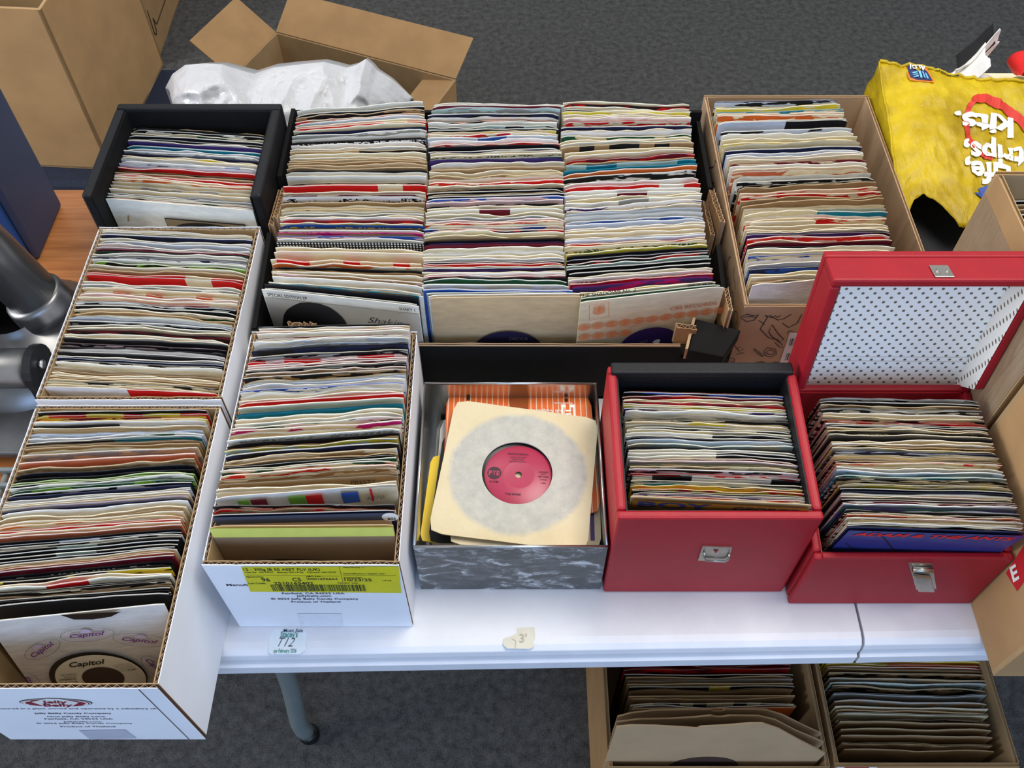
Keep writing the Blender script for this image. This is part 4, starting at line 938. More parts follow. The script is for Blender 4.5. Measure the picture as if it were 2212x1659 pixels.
# each bin: zoom frame (scale, x, y) its rows were read in, top height, lean from back to front, row table (y, left, right, slope), where (for the labels)
BINS = [
 dict(id='case', S=3.16, ox=0, oy=0, z=.178, lean=(.02, .0), where='in the black padded case', tab=[(850, 862, 1812, 62), (1000, 825, 1795, 62), (1155, 772, 1765, 66), (1250, 735, 1755, 74), (1370, 697, 1735, 76), (1450, 690, 1730, 84)],
  seq='850kb1 862w 875b 890bw1 910cG1 935b 950b 965w 978u 1000T 1025s 1045wg1 1060n 1072cy1 1090c 1105s 1118wB2 1140s 1155r 1185bk1 1195k 1210r 1230c 1250co1 1270c 1290cg1 1310c 1330w 1345n 1355g 1370c 1390sw1 1410G 1422r 1440cw1'),
 dict(id='left', S=3.16, ox=550, oy=180, z=.186, lean=(.03, -.02), where='in the left column of the torn black box', tab=[(150, 275, 1150, -66), (275, 272, 1165, -48), (455, 240, 1170, -32), (600, 215, 1170, -6), (775, 190, 1160, -6), (950, 170, 1155, 4), (1085, 150, 1150, 10), (1210, 110, 1135, 26), (1345, 120, 1150, 66), (1460, 50, 1110, 100)],
  seq='150w 185b 200kb1 225rt1 243s 262c 275rc5 295c 318n 340wg1 362w 383bw4 405w 435w 455tb6 478c 500c 520t 542k 562t 580k 597b 607w 635w 680bc1 695rc5 740c 755dc1 775wb4 808k 835c 850kc1 870c 890g 905c 918w 935dr1 950cy1 965By4 988bk1 1003wb4 1020mk1 1045Bp1 1065w 1085bw3 1128c 1150c 1210cr2 1240oc1 1262b 1275k 1295c 1320pk1 1345w 1400gc1 1432Tk1 1455b'),
 dict(id='mid', S=3.16, ox=550, oy=180, z=.186, lean=(.03, -.01), where='in the middle column of the torn black box', tab=[(78, 1235, 2110, 16), (185, 1183, 2070, -8), (345, 1185, 2065, -16), (525, 1200, 2110, -20), (700, 1185, 2110, -32), (900, 1165, 2115, -24), (1110, 1150, 2110, -20), (1300, 1145, 2115, -8), (1420, 1150, 2170, 10)],
  seq='78w! 100a 125d 145ag1 185bn1 210w 230ob1 245w 268ab1 290b 305cy1 325cr1 345sB7 372w 390pr1 408b 435n 450wc1 468cb4 490Gc1 502u 525wc1 560k 580c 610kc1 635c 660rc1 680c 700kb1 716b 738kb1 752b 770Bp1 785p 812bp1 830c 850wd7 880c 905g 922p 937rc1 955c 968Bc1 988rn1 1005c 1030Lc1 1047k 1062b 1082dB1 1095d 1112w 1150w 1172c 1190w 1210b 1222r 1240c 1252ub1 1280c 1292w 1307rw1 1322b 1340G 1372cw1 1412B'),
 dict(id='right', S=3.16, ox=1150, oy=180, z=.186, lean=(.03, -.02), where='in the right column of the torn black box', tab=[(135, 210, 1080, 16), (260, 205, 1085, -10), (395, 190, 1090, -40), (495, 235, 1110, -50), (610, 205, 1130, -56), (720, 225, 1150, -46), (900, 228, 1170, -50), (1100, 225, 1190, -56), (1200, 235, 1205, -76), (1325, 255, 1240, -74), (1470, 340, 1260, -70)],
  seq='135c 150br1 165c 177b 190cy1 200c 215cb4 232pw1 260rc1 295n 312c 330w 355cG1 380c 395w 415kb2 445c 470c 495rd1 525k 540aT2 572T 590o 612bw1 665w 690rw5 720w 740wd7 760c 790wg7 820wu1 845c 865s 895w 925sB1 945s 967w 982c 1007c 1040w! 1055s 1072cr1 1087c 1102cG4 1130y 1150b 1167b 1185rb1 1205a 1230b 1262b 1285c 1300w 1322r 1350mu1 1385cy1'),
 dict(id='brown', S=3.16, ox=1150, oy=180, z=.190, lean=(.05, -.03), where='in the brown doodle-printed carton', tab=[(120, 1215, 2095, -16), (200, 1235, 2130, -20), (385, 1295, 2225, -34), (560, 1360, 2290, -34), (690, 1410, 2350, -36), (830, 1440, 2410, -30), (1000, 1465, 2440, -24), (1137, 1470, 2475, -24), (1330, 1485, 2490, -30)],
  seq='120bs1 145c 160cy1 185Tc1 200c 215oc1 245w 252sb6 315bs1 340w 365c 390yc1 405c 440n 470s 485w 510c 535dc1 555w 575c 595qc1 625w 650bw1 680bc1 690k 720cr1 750rc1 775k 802k 842c 855c 880cT6 905w 925cr1 965c 985c 1002c 1022bu1 1045pr1 1070c 1087d 1102b 1117w 1140c 1165Bc1 1187w 1215w 1250nB1 1275c 1300c 1328kb1'),
 dict(id='cb3', S=3.457, ox=0, oy=420, z=.170, lean=(.02, .0), where='in the middle-left white carton', tab=[(225, 715, 1890, 44), (400, 690, 1880, 48), (590, 612, 1845, 60), (800, 548, 1795, 64), (1070, 455, 1735, 68), (1290, 402, 1700, 60), (1480, 310, 1680, 56)],
  seq='225w 270c 290w 310nb1 335cw1 352s 380w 400pd1 415d 430bG1 445w 465g 480nw1 495w 515Lb1 540c 562k 592rc5 612rc5 665w 690wg1 705c 735co2 757p 780c 802rw1 820wb1 840b 862cG1 892k 925w 945s 965bg1 985g 1005c 1027bd1 1060c 1075w 1095b 1130bp1 1155b 1172w 1190s 1205b 1227w 1245n 1262bw1 1277w 1310c 1335k 1352c 1370c 1387k 1402c 1420bc1 1435c 1460wc1 1480wr6'),
 dict(id='cb1', S=3.95, ox=0, oy=850, z=.172, lean=(.05, .12), where='in the front-left white carton', tab=[(115, 235, 1762, -26), (225, 200, 1760, -18), (345, 150, 1730, -60), (540, 120, 1660, -90), (700, 60, 1650, -110), (850, 10, 1620, -120), (960, -60, 1600, -130), (1100, -130, 1540, -140), (1250, -160, 1540, -140), (1450, -200, 1470, -170), (1610, -240, 1450, -170), (1750, -260, 1450, -120)],
  seq='115c 135b 165ry2 185dy1 200co1 215cy1 225w 252bw6 270c 287t 320sw1 345sG5 372w 388bT6 412k 432k 460c 482gt1 545q 602kt1 645bn4 680b 702L 722Lb1 745wg1 768LG1 792bw1 820n 850w 865su1 882w 900cy1 915pc1 937n 960w 1010c 1040t 1062c 1085oc1 1110c 1130rq1 1152c 1175q 1215b 1235bs7 1250wb1 1275b 1292ba7 1312b 1340ba7 1380b 1392c 1415t 1432q 1452d 1500bw4 1530b 1547yb1 1580pc1 1610wr7 1645b 1665bc1 1690k 1712b 1732bc4 1762b'),
 dict(id='cb2', S=3.072, ox=420, oy=660, z=.187, lean=(.03, .03), where='in the white carton with the yellow label', tab=[(105, 430, 1485, -22), (260, 380, 1440, -50), (400, 340, 1410, -66), (560, 300, 1385, -66), (720, 262, 1395, -80), (900, 205, 1350, -90), (1010, 195, 1335, -90), (1150, 130, 1345, -70), (1290, 92, 1360, -24), (1460, 92, 1330, -14)],
  seq='105bg1 125cw1 150cp1 165w 190dw1 200w 215ws1 245sg1 270bn1 305w 315bg1 335pr2 355p 370dp1 385w 400bg1 420pk1 435kn1 445bk1 470c 490s 505w 530Bw1 562w 590wc1 605r 635c 680T 715c 735w 762wG1 790cm1 820ct1 850wg4 880b 905k 918ay1 945bn1 975kc1 1002k 1020b 1045cG1 1062Gc1 1085rc1 1110kc1 1140tk1 1150k 1190c 1212c 1320bw1 1350kr1'),
 dict(id='red1', S=3.0155, ox=1280, oy=780, z=.175, lean=(.02, .0), where='in the left red case', tab=[(195, 198, 1255, 34), (400, 215, 1305, 32), (600, 232, 1350, 34), (800, 255, 1400, 40), (1000, 268, 1445, 46)],
  seq='195dk1 215bB1 228rd1 250c 265c 280dr1 295c 305cy1 318uw1 340w 365wg1 390bc1 402c 415cy7 430c 445bc1 460c 480wb6 495w 507bs1 520s 545ca1 570b 585w 605wb6 625wb6 640cd1 655p 672kG1 690kc1 710bs1 740rw1 760bw2 790bc1 805cT1 820yk1 850yr1 865b 878w 890uw1 905rw1 930c 950pc1 970wG6 985nb1 1000w'),
 dict(id='red2', S=3.318, ox=1680, oy=840, z=.178, lean=(-.16, -.12), where='in the right red case', tab=[(80, 302, 1505, 34), (240, 342, 1560, 32), (450, 405, 1612, 24), (620, 432, 1690, 30), (780, 462, 1735, 32), (950, 510, 1770, 40), (1045, 522, 1790, 40)],
  seq='80wb1 102b 120kc1 145wb1 175w 200c 220bc1 245cr1 257wb2 270b 283ck1 300c 318bw4 337c 355b 375c 397cw1 415kb1 432cy1 455ns1 475c 500c 520kb1 535rc1 557c 577w 602sg1 630Ta1 652bc1 665cb1 690bc1 705cy1 730b 745nb1 762w 777cp1 800b 815dw1 830w 850uG1 875ws1 895b 910cb1 925bw1 940co1 957cB1 970wp1 985bc1 1000c 1015w 1030cb1'),
]
import re
LIM = {'case': (-.537, -.3385, .8975, 1.069), 'left': (-.3062, .269, .731, 1.113), 'mid': (-.3125, .269, .731, 1.113), 'right': (-.3125, .269, .731, 1.113), 'brown': (.2905, .521, .749, 1.148),
       'cb3': (-.5315, -.3345, .6095, .870), 'cb1': (-.5275, -.335, .2845, .587), 'cb2': (-.305, -.120, .4095, .697), 'red1': (.1190, .304, .4560, .610), 'red2': (.332, .5195, .432, .622)}
def fit(bid, A, B, h, lean, spare=0):
    x0, x1, y0, y1 = LIM[bid]; y0 += spare
    def cx(P_, Q_):
        if P_.x < x0 or P_.x > x1:
            t = (min(max(P_.x, x0), x1)-P_.x)/(Q_.x-P_.x) if Q_.x != P_.x else 0
            return P_.lerp(Q_, t)
        return P_
    A, B = cx(A, B), cx(B, A)
    lo = min(A.y, B.y)
    if lo < y0: A = Vector((A.x, max(A.y, y0) if abs(A.y-B.y) < .002 else A.y+y0-lo)); B = Vector((B.x, max(B.y, y0) if abs(A.y-B.y) < .002 else B.y+y0-lo))
    hi = max(A.y, B.y)
    if hi > y1: A = Vector((A.x, A.y-hi+y1)); B = Vector((B.x, B.y-hi+y1))
    if bid != 'red2':
        lean = min(lean, (min(A.y, B.y)-LIM[bid][2]+.0005)/h); lean = max(lean, -(LIM[bid][3]-max(A.y, B.y))/h)
    return A, B, lean
ALL = []; ORDER = {}
for bi, b in enumerate(BINS):
    b['n'] = bi; lst = []
    for tok in b['seq'].split():
        m = re.match(r'(\d+)([a-zA-Z])([a-zA-Z]?)(\d?)(!?)$', tok); lst.append((float(m[1]), m[2], m[3] or m[2], int(m[4] or 0), bool(m[5])))
    lst.sort(key=lambda t: t[0]); N = len(lst)
    out = []
    for i, (y, a, c, pt, nt2) in enumerate(lst):
        sl = interp(b['tab'], y, 3); xl = interp(b['tab'], y, 1)+RN.uniform(-8, 8); xr = interp(b['tab'], y, 2)+RN.uniform(-8, 8)
        zz = b['z']
        A = P(b['ox']+xl/b['S'], b['oy']+(y-sl/2)/b['S'], zz); B = P(b['ox']+xr/b['S'], b['oy']+(y+sl/2)/b['S'], zz)
        nxt = lst[i+1][0] if i+1 < N else y+20
        out.append(dict(y=y, A=A.xy, B=B.xy, z=zz, c1=a, c2=c, pat=pt, notch=nt2, i=i, bin=b, strip=(nxt-y)/b['S'], t=i/max(1, N-1)))
    for i, s in enumerate(out):
        Mi = (s['A']+s['B'])/2
        g = [((out[j]['A']+out[j]['B'])/2-Mi).length for j in (i-1, i+1) if 0 <= j < len(out)]
        s['gap'] = min(g); s['gapf'] = g[-1]
    x0, x1, y0, y1 = LIM[b['id']]
    SP = {'case': 1, 'left': 3, 'mid': 3, 'right': 3, 'brown': 1, 'cb1': 1, 'cb2': 3, 'red1': 1, 'red2': 1, 'cb3': 0}[b['id']]
    for s in out: s['A'], s['B'], _ = fit(b['id'], s['A'], s['B'], 1, 0, SP*.003)
    out.sort(key=lambda s: -(s['A'].y+s['B'].y)) if False else None
    # keep at least 1.6 mm between neighbours, working back from the front
    for k in range(len(out)-2, -1, -1):
        a, c = out[k], out[k+1]; d = min(a['A'].y-c['A'].y, a['B'].y-c['B'].y)
        if d < .0017: m = Vector((0, .0017-d)); a['A'] = a['A']+m; a['B'] = a['B']+m
    top = max(max(s['A'].y, s['B'].y) for s in out)
    if top > y1:
        print('BIN', b['id'], 'compress', round(top-y1, 4)); f0 = min(min(s['A'].y, s['B'].y) for s in out); kk = (y1-f0)/(top-f0)
        for s in out:
            for e_ in 'AB': s[e_] = Vector((s[e_].x, f0+(s[e_].y-f0)*kk))
    print('BIN', b['id'], 'front', round(min(min(s['A'].y, s['B'].y) for s in out), 4), 'limit', y0)
    for i, s in enumerate(out):
        Mi = (s['A']+s['B'])/2; s['gap'] = min(((out[j]['A']+out[j]['B'])/2-Mi).length for j in (i-1, i+1) if 0 <= j < len(out))
    ORDER[b['id']] = out; ALL += out
def height_limit(s):
    return s['z']-.006
def make_data(s, wavy=None):
    b = s['bin']; ln = b['lean'][0]+(b['lean'][1]-b['lean'][0])*s['t']
    _, _, ln = fit(b['id'], s['A'], s['B'], s['z']-.006, ln); s['lean_'] = ln
    w = wavy if wavy is not None else (RN.uniform(.25, .5) if s['c1'] in HARD or s['strip'] > 14 else RN.uniform(.7, 1.15))
    th = min(.0022, max(.0008, s['gap']*.52))
    return sleeve_data(s['A'], s['B'], s['z']+RN.uniform(-.0014, .0012), height_limit(s), ln, min(s['gap'], .006), b['n']*100+s['i']*.9, b['n']*3.7, s['c1'], s['c2'], s['pat'], RN.uniform(.45, .56), w, th, s['notch'])

# special sleeves with lettering or pictures on the front; made as ordinary sleeves first, then printed
def look(s):
    a, c, p = PAL[s['c1']][1], PAL[s['c2']][1], s['pat']
    if p == 0 or c == a: return a
    return {1: f'{a} and {c}', 2: f'{a} with {c} blocks', 3: f'{a} with {c} dots', 4: f'{a} with {c} lettering', 5: f'{a} with {c} end block', 6: f'half {a}, half {c}', 7: f'{a} with {c} middle'}[p]
NO_IND = 266
rank = sorted(ALL, key=lambda s: -s['strip']*(s['B']-s['A']).length)
CHOSEN = set(id(s) for s in rank[:NO_IND])
ORD = ['', 'next', 'second', 'third', 'fourth', 'fifth', 'sixth', 'seventh', 'eighth', 'ninth', 'tenth', 'eleventh', 'twelfth']
SPECIAL = {}   # (bin id, y) -> (label, print function)
WHERE = {'case': 'black padded case', 'left': 'torn black box, left column', 'mid': 'torn black box, middle column', 'right': 'torn black box, right column', 'brown': 'doodle-printed brown carton',
         'cb3': 'middle-left white carton', 'cb1': 'front-left white carton', 'cb2': 'carton with yellow label', 'red1': 'red case without lid', 'red2': 'red case with lid'}
GROUP = {k: 'singles filed in the '+v for k, v in WHERE.items()}
# lettering seen on filed sleeves: (bin, row) -> (text, start, end, height, drop below top edge, colour, bold)
PRT = {('cb2', 530.): [('B. A. ROBERTSON', .36, .88, .0085, .012, 'w', .03)], ('cb2', 605.): [('Pam Fernest', .04, .26, .005, .0085, 'y', 0), ('New Valve', .37, .55, .004, .0075, 'y', 0)],
       ('cb2', 680.): [('RST 1-1012', .80, .93, .0030, .011, 'b', 0)], ('cb2', 850.): [('RM 001', .84, .96, .004, .0075, 'g', 0)], ('cb2', 1150.): [('PRESTY', .74, .88, .007, .011, 'b', 0)],
       ('right', 1300.): [('BLUE MOUNTAIN BAND', .05, .76, .0070, .0115, 'b', .05)], ('mid', 1372.): [('milton', .0, .125, .007, .011, 'b', .02)],
       ('cb1', 1500.): [('MCA', .42, .50, .006, .010, 'w', .02), ('MCA', .70, .79, .006, .009, 'w', .02)], ('cb1', 1530.): [('MCA', .12, .20, .006, .010, 'w', .02)],
       ('case', 1118.): [('LO VIL SI', .2, .7, .006, .008, 'b', .03)], ('left', 383.): [('TO BE FREE', .46, .9, .006, .008, 'w', .03)],
       ('left', 775.): [('Kind Sons of Trunk Broadway', .08, .86, .005, .0085, 'b', 0)], ('right', 1102.): [('THE BELLES OF TEA MY LUI', .05, .9, .0055, .0085, 'G', .02)],
       ('left', 1003.): [('STO-0176', .03, .17, .003, .005, 'b', 0)], ('red2', 318.): [('MCA   MCA   MCA   MCA   MCA', .1, .95, .003, .005, 'c', 0)]}
CM = {k: ink('print_'+v[1].replace(' ', '_'), v[0]) for k, v in PAL.items()}
def face_of(s, lean=None, th=.003):
    b = s['bin']; ln = lean if lean is not None else s.get('lean_', 0)
    d = (s['B']-s['A']).normalized(); n = Vector((d.y, -d.x))
    fr = Frame(V(*(s['A']+n*th), s['z']), (d.x, d.y, 0), (-n.x*ln, -n.y*ln, 1)); fr.W = (s['B']-s['A']).length
    return fr
stuff = []
for bi in BINS:
    lst = ORDER[bi['id']]; looks = [look(s) for s in lst]
    cnt = {l: looks.count(l) for l in looks}
    for k, s in enumerate(lst):
        key = (bi['id'], s['y']); pr = PRT.get(key)
        if pr: CHOSEN.add(id(s))
        if id(s) not in CHOSEN: stuff.append(make_data(s)); continue
        o = sleeve_obj(make_data(s, .12 if pr else None))
        wh = WHERE[bi['id']]
        if cnt[looks[k]] == 1:
            lab = f"{looks[k]} record sleeve in the {wh}"
        else:
            best = None
            for j in range(len(lst)):
                if j == k or cnt[looks[j]] != 1: continue
                cost = abs(j-k)+2.0*len(looks[j].split())
                if best is None or cost < best[0]: best = (cost, j)
            j = best[1]; dist = abs(j-k); rel = 'behind' if k < j else 'in front of'
            o_ = 'directly' if dist == 1 else (ORD[dist] if dist < len(ORD) else f'{dist}th')
            me_ = looks[k]
            lab = f"{me_} sleeve, {o_} {rel} {looks[j]} one, {wh}"
            if len(re.findall(r"[A-Za-z0-9'-]+", lab)) > 16: lab = f"{PAL[s['c1']][1]} sleeve, {o_} {rel} {looks[j]} one, {wh}"
            if len(re.findall(r"[A-Za-z0-9'-]+", lab)) > 16: lab = f"{PAL[s['c1']][1]} sleeve, {o_} {rel} {looks[j].split(' with')[0]}, {wh}"
        tag(o, lab, 'record', GROUP[bi['id']])
        if pr:
            fr = face_of(s, th=.0026)
            for tx, x0, x1, h, dr, cc, bo in pr:
                text(fr, tx, x0*fr.W, -dr, h, CM[cc], o, w=(x1-x0)*fr.W, bold=bo)
# the thinnest slivers of sleeve between them: one object
vs, fs = [], []
for d in stuff:
    k = len(vs); vs += d[0]; fs += [tuple(i+k for i in f) for f in d[1]]
so = mk('record_sleeves', vs, fs, SLV, origin=V(0, .7, .005)); paint(so.data, stuff)
tag(so, 'the narrowest slivers of record sleeve packed between the others in all the boxes', 'records', kind='stuff')

# ---- front sleeves, each with its own print
def special(bid, label, pl, pr_, z, lean, c1, c2='c', pat=0, h=None, wavy=.1, th=.0022, notch=False, name='record_sleeve', cat='record', group=None):
    A, B = P(*pl, z), P(*pr_, z); sd = pl[0]*.77
    a2, b2, lean = fit(bid, A.xy, B.xy, (h or z-.006), lean); print(label[:30], 'shift', round((a2-A.xy).y, 4), round((b2-B.xy).y, 4), 'lean', round(lean, 3)); A, B = V(*a2, z), V(*b2, z)
    dat = sleeve_data(A.xy, B.xy, z, h or z-.006, lean, .004, sd, 3.3, c1, c2, pat, .5, wavy, th, notch)
    o = sleeve_obj(dat, name); tag(o, label, cat, group or GROUP.get(bid))
    s = dict(A=A.xy, B=B.xy, z=z, bin=dict(lean=(lean, lean)), t=0); fr = face_of(s, lean, th*.9+.0014)
    def q(px, py):
        d = ray(px, py); t = (fr.o-CAM).dot(fr.w)/d.dot(fr.w); p = CAM+d*t-fr.o; return (p.dot(fr.u), p.dot(fr.v))
    return o, fr, q
def disc(name, fr, q, cpx, cpy, r, parent, mat, lift, n=48, clip=None):
    c = q(cpx, cpy); pts = ell(c[0], c[1], r, r, n)
    if clip: pts = [(x, min(y, clip)) for x, y in pts]
    return shape(fr, pts, mat, parent, name, lift), c
# Capitol sleeve
o, fr, q = special('cb1', 'pale grey paper sleeve with purple oval logos at the front of the front-left white carton', (-30, 1343), (368, 1302), .176, .2, 'e', wavy=.04)
PGREY = ink('sleeve_grey', (214, 208, 198), .6); PUR = ink('capitol_purple', (108, 36, 128)); LIL = ink('lilac', (196, 180, 206)); TGR = ink('thin_grey', (110, 100, 110))
shape(fr, [q(130, 1326), q(262, 1319), q(240, 1330), q(200, 1336), q(160, 1336)], VINYL, o, 'record_edge', .0012, label='black record showing in the sleeve mouth')
CAPL = ink('label_cream', (218, 212, 190), .45)
dk, c = disc('record', fr, q, 214, 1462, .0475, o, VINYL, .0006)
lb2, c = disc('record_label', fr, q, 219, 1463, .0440, dk, CAPL, .0012)
hole, _ = disc('centre_hole', fr, q, 224, 1461, .0205, dk, DARKGAP, .0018); 
text(fr, 'Capitol', c[0]-.004, c[1]+.027, .0085, INK, lb2, w=.036, align='c', shear=.35, bold=.02, lift=.0018)
for s_, x, y, w, h in (('STEREO', -.040, .004, .017, .003), ('P-B-5115', -.040, -.002, .016, .003), ('3:58', .030, .010, .008, .0026), ('(S45 CAPITOL)', -.036, .013, .016, .0022), ('RECORDS INC', -.034, .009, .012, .0018)):
    text(fr, s_, c[0]+x, c[1]+y, h, TGR if h < .003 else INK, lb2, w=w, lift=.0018)
for k in range(6): text(fr, 'written by all of them', c[0]+.018+k*.001, c[1]+.022-k*.0026, .0014, TGR, lb2, w=.018, lift=.0018, bold=0)
for px, py, rot, sc_ in ((189, 1370, 0, 1), (303, 1382, -.38, 1), (92, 1402, .62, .92), (66, 1478, 1.45, .9), (338, 1440, -1.3, .9)):
    c = q(px, py); rx, ry = .0255*sc_, .0115*sc_
    ribbon(fr, [loop(ell(c[0], c[1], rx, ry, 36, rot))], .0005, TGR, o, 'printed_oval', .0006, closed=True)
    fr_ = Frame(fr.p(c[0], c[1], 0), fr.u*math.cos(rot)+fr.v*math.sin(rot), fr.v*math.cos(rot)-fr.u*math.sin(rot))
    shape(fr_, ell(0, .003, .0055, .0062, 16, a0=0, a1=math.pi*1.06), LIL, o, 'printed_dome', .0006)
    text(fr_, 'Capitol', 0, -.0025, .0062, PUR, o, w=.034, align='c', shear=.35, bold=.02, lift=.0009)
    text(fr_, 'R E C O R D S', 0, -.0085, .0022, LIL, o, w=.024, align='c', bold=.02, lift=.0009)
# yellow-edged divider card and the one behind it
o, fr, q = special('cb2', 'brown divider card with lime yellow top stripe, frontmost in the carton with yellow label', (450, 1136), (853, 1133), .183, .02, 't', wavy=.02, th=.0016)
shape(fr, [(0, .0001), (fr.W, .0001), (fr.W, -.019), (0, -.019)], ink('lime_stripe', (222, 226, 110)), o, 'printed_stripe', .0002)
shape(fr, [q(625, 1211)]+[q(625+90*math.cos(a), 1214-7*math.sin(a)) for a in [math.pi*k/12 for k in range(13)]], DARKGAP, o, 'finger_hole', .0003)
tcard = ink('brown_card', (146, 122, 96), .6); shape(fr, [(0.0, -.019), (fr.W, -.019), (fr.W, -.19), (0, -.19)], tcard, o, 'card_face', .00015)
o, fr, q = special('cb2', 'slate grey sleeve with a round white sticker, in the carton with yellow label', (460, 1112), (862, 1101), .186, .01, 'n', wavy=.02, th=.0016)
shape(fr, [(0.004, -.015), (fr.W-.004, -.015), (fr.W-.004, -.12), (.004, -.12)], CM['t'], o, 'printed_panel', .0004)
shape(fr, [(0, .0), (fr.W, 0), (fr.W, -.015), (0, -.015)], ink('slate', (66, 74, 92)), o, 'printed_panel', .0003)
dk, c = disc('round_sticker', fr, q, 843, 1115, .0085, o, CM['w'], .0010); text(fr, '603', c[0]-.003, c[1]-.005, .005, INK, dk, w=.008, lift=.0016, rot=-.1)
o, fr, q = special('cb2', 'white sleeve with green, maroon, red and blue blocks, carton with yellow label', (450, 1076), (862, 1044), .187, .01, 'w', wavy=.15, th=.0016)
for a, b_, cc in ((507, 533, 'L'), (536, 572, 'd'), (620, 658, 'L'), (659, 696, 'r'), (738, 775, 'B'), (801, 806, 'r')):
    ya, yb = q(a, 1066)[1], q(b_, 1066)[1]; x0, x1 = q(a, 1070)[0], q(b_, 1070)[0]; t0 = -.0045 if cc != 'r' or a < 700 else -.001
    shape(fr, rect(x0, -.026, x1, t0), CM[cc], o, 'printed_block', .0008)
text(fr, '4870', q(790, 1079)[0], q(790, 1079)[1], .007, TGR, o, w=.020, shear=.3, bold=-.01, lift=.0008)
# left column EP
o, fr, q = special('left', 'white EP sleeve lettered SPECIAL EDITION EP with a dark head of hair, torn black box', (564, 627), (904, 664), .180, -.02, 'w', wavy=.02, th=.002)
c0 = fr.W
shape(fr, [q(572, 642), q(904, 679), (fr.W-.002, -.12), (.004, -.12)], ink('ep_grey', (178, 172, 160)), o, 'printed_panel', .0003)
text(fr, 'SPECIAL EDITION EP', *q(579, 638), .0055, INK, o, w=q(664, 645)[0]-q(579, 638)[0], lift=.0007, rot=0)
text(fr, 'SHAKY 1', *q(863, 669), .0055, INK, o, w=q(897, 672)[0]-q(863, 669)[0], lift=.0007)
hair = [(613, 680), (620, 668), (634, 659), (648, 653), (668, 652), (690, 655), (712, 663), (728, 674), (740, 685), (748, 696), (752, 712), (610, 712)]
shape(fr, [q(*p) for p in hair], CM['b'], o, 'printed_picture', .0008, label='dark head of hair')
text(fr, 'Shakin', *q(795, 696), .012, INK, o, w=q(868, 690)[0]-q(795, 696)[0], shear=.45, bold=-.01, lift=.0008)
o, fr, q = special('left', 'black sleeve peeping over the white EP, torn black box, left column', (572, 621), (900, 656), .180, -.02, 'b', wavy=.05)
o, fr, q = special('left', 'white paper sleeve two behind the EP lettered SPECIAL EDITION, torn black box', (590, 608), (914, 640), .182, -.02, 'w', wavy=.3)
# middle column front
for k, (l, r, z) in enumerate((((921, 633), (1225, 629), .184), ((925, 637), (1252, 633), .184))):
    special('mid', ('grey', 'worn white')[k]+' sleeve edge just behind the big ring-worn paper sleeve, torn black box', l, r, z, -.03, 'gw'[k], wavy=.1)
o, fr, q = special('mid', 'large worn beige paper sleeve with a dark label in its hole, torn black box front', (930, 643), (1258, 639), .184, -.03, 't', wavy=.03)
MAUVE = ink('beige_grey', (196, 182, 164), .7)
dk, c = disc('record_label', fr, q, 1097, 764, .0480, o, ink('navy_label', (44, 36, 62), .4), .0006, clip=None)
text(fr, 'DECCA', c[0]+.002, c[1]+.030, .006, ink('silver_ink', (110, 106, 120)), dk, w=.024, bold=.02, lift=.0012)
# right column: Shadows sleeve and CBS sleeve
o, fr, q = special('right', 'cream sleeve lettered mono behind the orange-printed sleeve, torn black box', (1255, 638), (1540, 607), .187, -.02, 'c', wavy=.02)
text(fr, 'mono', *q(1484, 623), .0085, INK, o, w=q(1541, 610)[0]-q(1484, 621)[0], bold=.04, lift=.0006)
text(fr, 'THE SHADOWS No. 2', *q(1250, 642), .006, INK, o, w=q(1373, 630)[0]-q(1250, 642)[0], lift=.0006)
o, fr, q = special('right', 'dark green sleeve between the mono sleeve and the orange-printed one, torn black box', (1256, 644), (1556, 613), .187, -.02, 'G', wavy=.1)
o, fr, q = special('right', 'cream company sleeve printed with orange discs and CBS RECORDS, torn black box front', (1254, 655), (1566, 620), .187, -.02, 'c', wavy=.03)
ORG = ink('cbs_orange', (222, 122, 60))
bx = [q(1273, 658), q(1315, 652), q(1315, 684), q(1273, 691)]
ribbon(fr, [loop([bx[0], bx[1], bx[2], bx[3]])], .0008, ORG, o, 'printed_logo', .0008, closed=True)
def eye(px, py, rx):
    c = q(px, py); ro = -.0
    for k, r in enumerate((1, .78, .56)): ribbon(fr, [loop(ell(c[0], c[1], rx*r, rx*.72*r, 24))], rx*.11, ORG, o, 'printed_disc', .0008, closed=True)
    shape(fr, ell(c[0], c[1], rx*.34, rx*.24, 14), ORG, o, 'printed_disc', .0008)
text(fr, 'CBS', *q(1281, 668), .0055, ORG, o, w=q(1307, 664)[0]-q(1281, 668)[0], lift=.0008)
eye(1294, 672, .0075)
text(fr, 'CBS RECORDS', *q(1447, 670), .0062, ink('cbs_brown', (190, 120, 80)), o, w=q(1548, 656)[0]-q(1447, 670)[0], lift=.0008, rot=.02)
for k in range(11): eye(1262+k*29.4, 707-k*3.75+(0 if k < 6 else 0), .0078)
for k in range(4): eye(1262+k*29.4, 728-k*3.0, .0078)
dk, c = disc('record_label', fr, q, 1400, 748, .0400, o, ink('purple_label', (52, 36, 92), .4), .0012)
SIL = ink('silver_ink', (150, 146, 160)); text(fr, 'Capitol', c[0]-.024, c[1]+.004, .007, SIL, dk, w=.024, shear=.3, lift=.0018, rot=.35)
shape(fr, [(c[0]+.010+x*.005*(1+.25*((i*7) % 3-1)), c[1]+.010+y*.005) for i, (x, y) in enumerate([(math.cos(a), math.sin(a)) for a in [k*math.pi/5 for k in range(10)]])], CM['w'], dk, 'torn_hole', .0018)
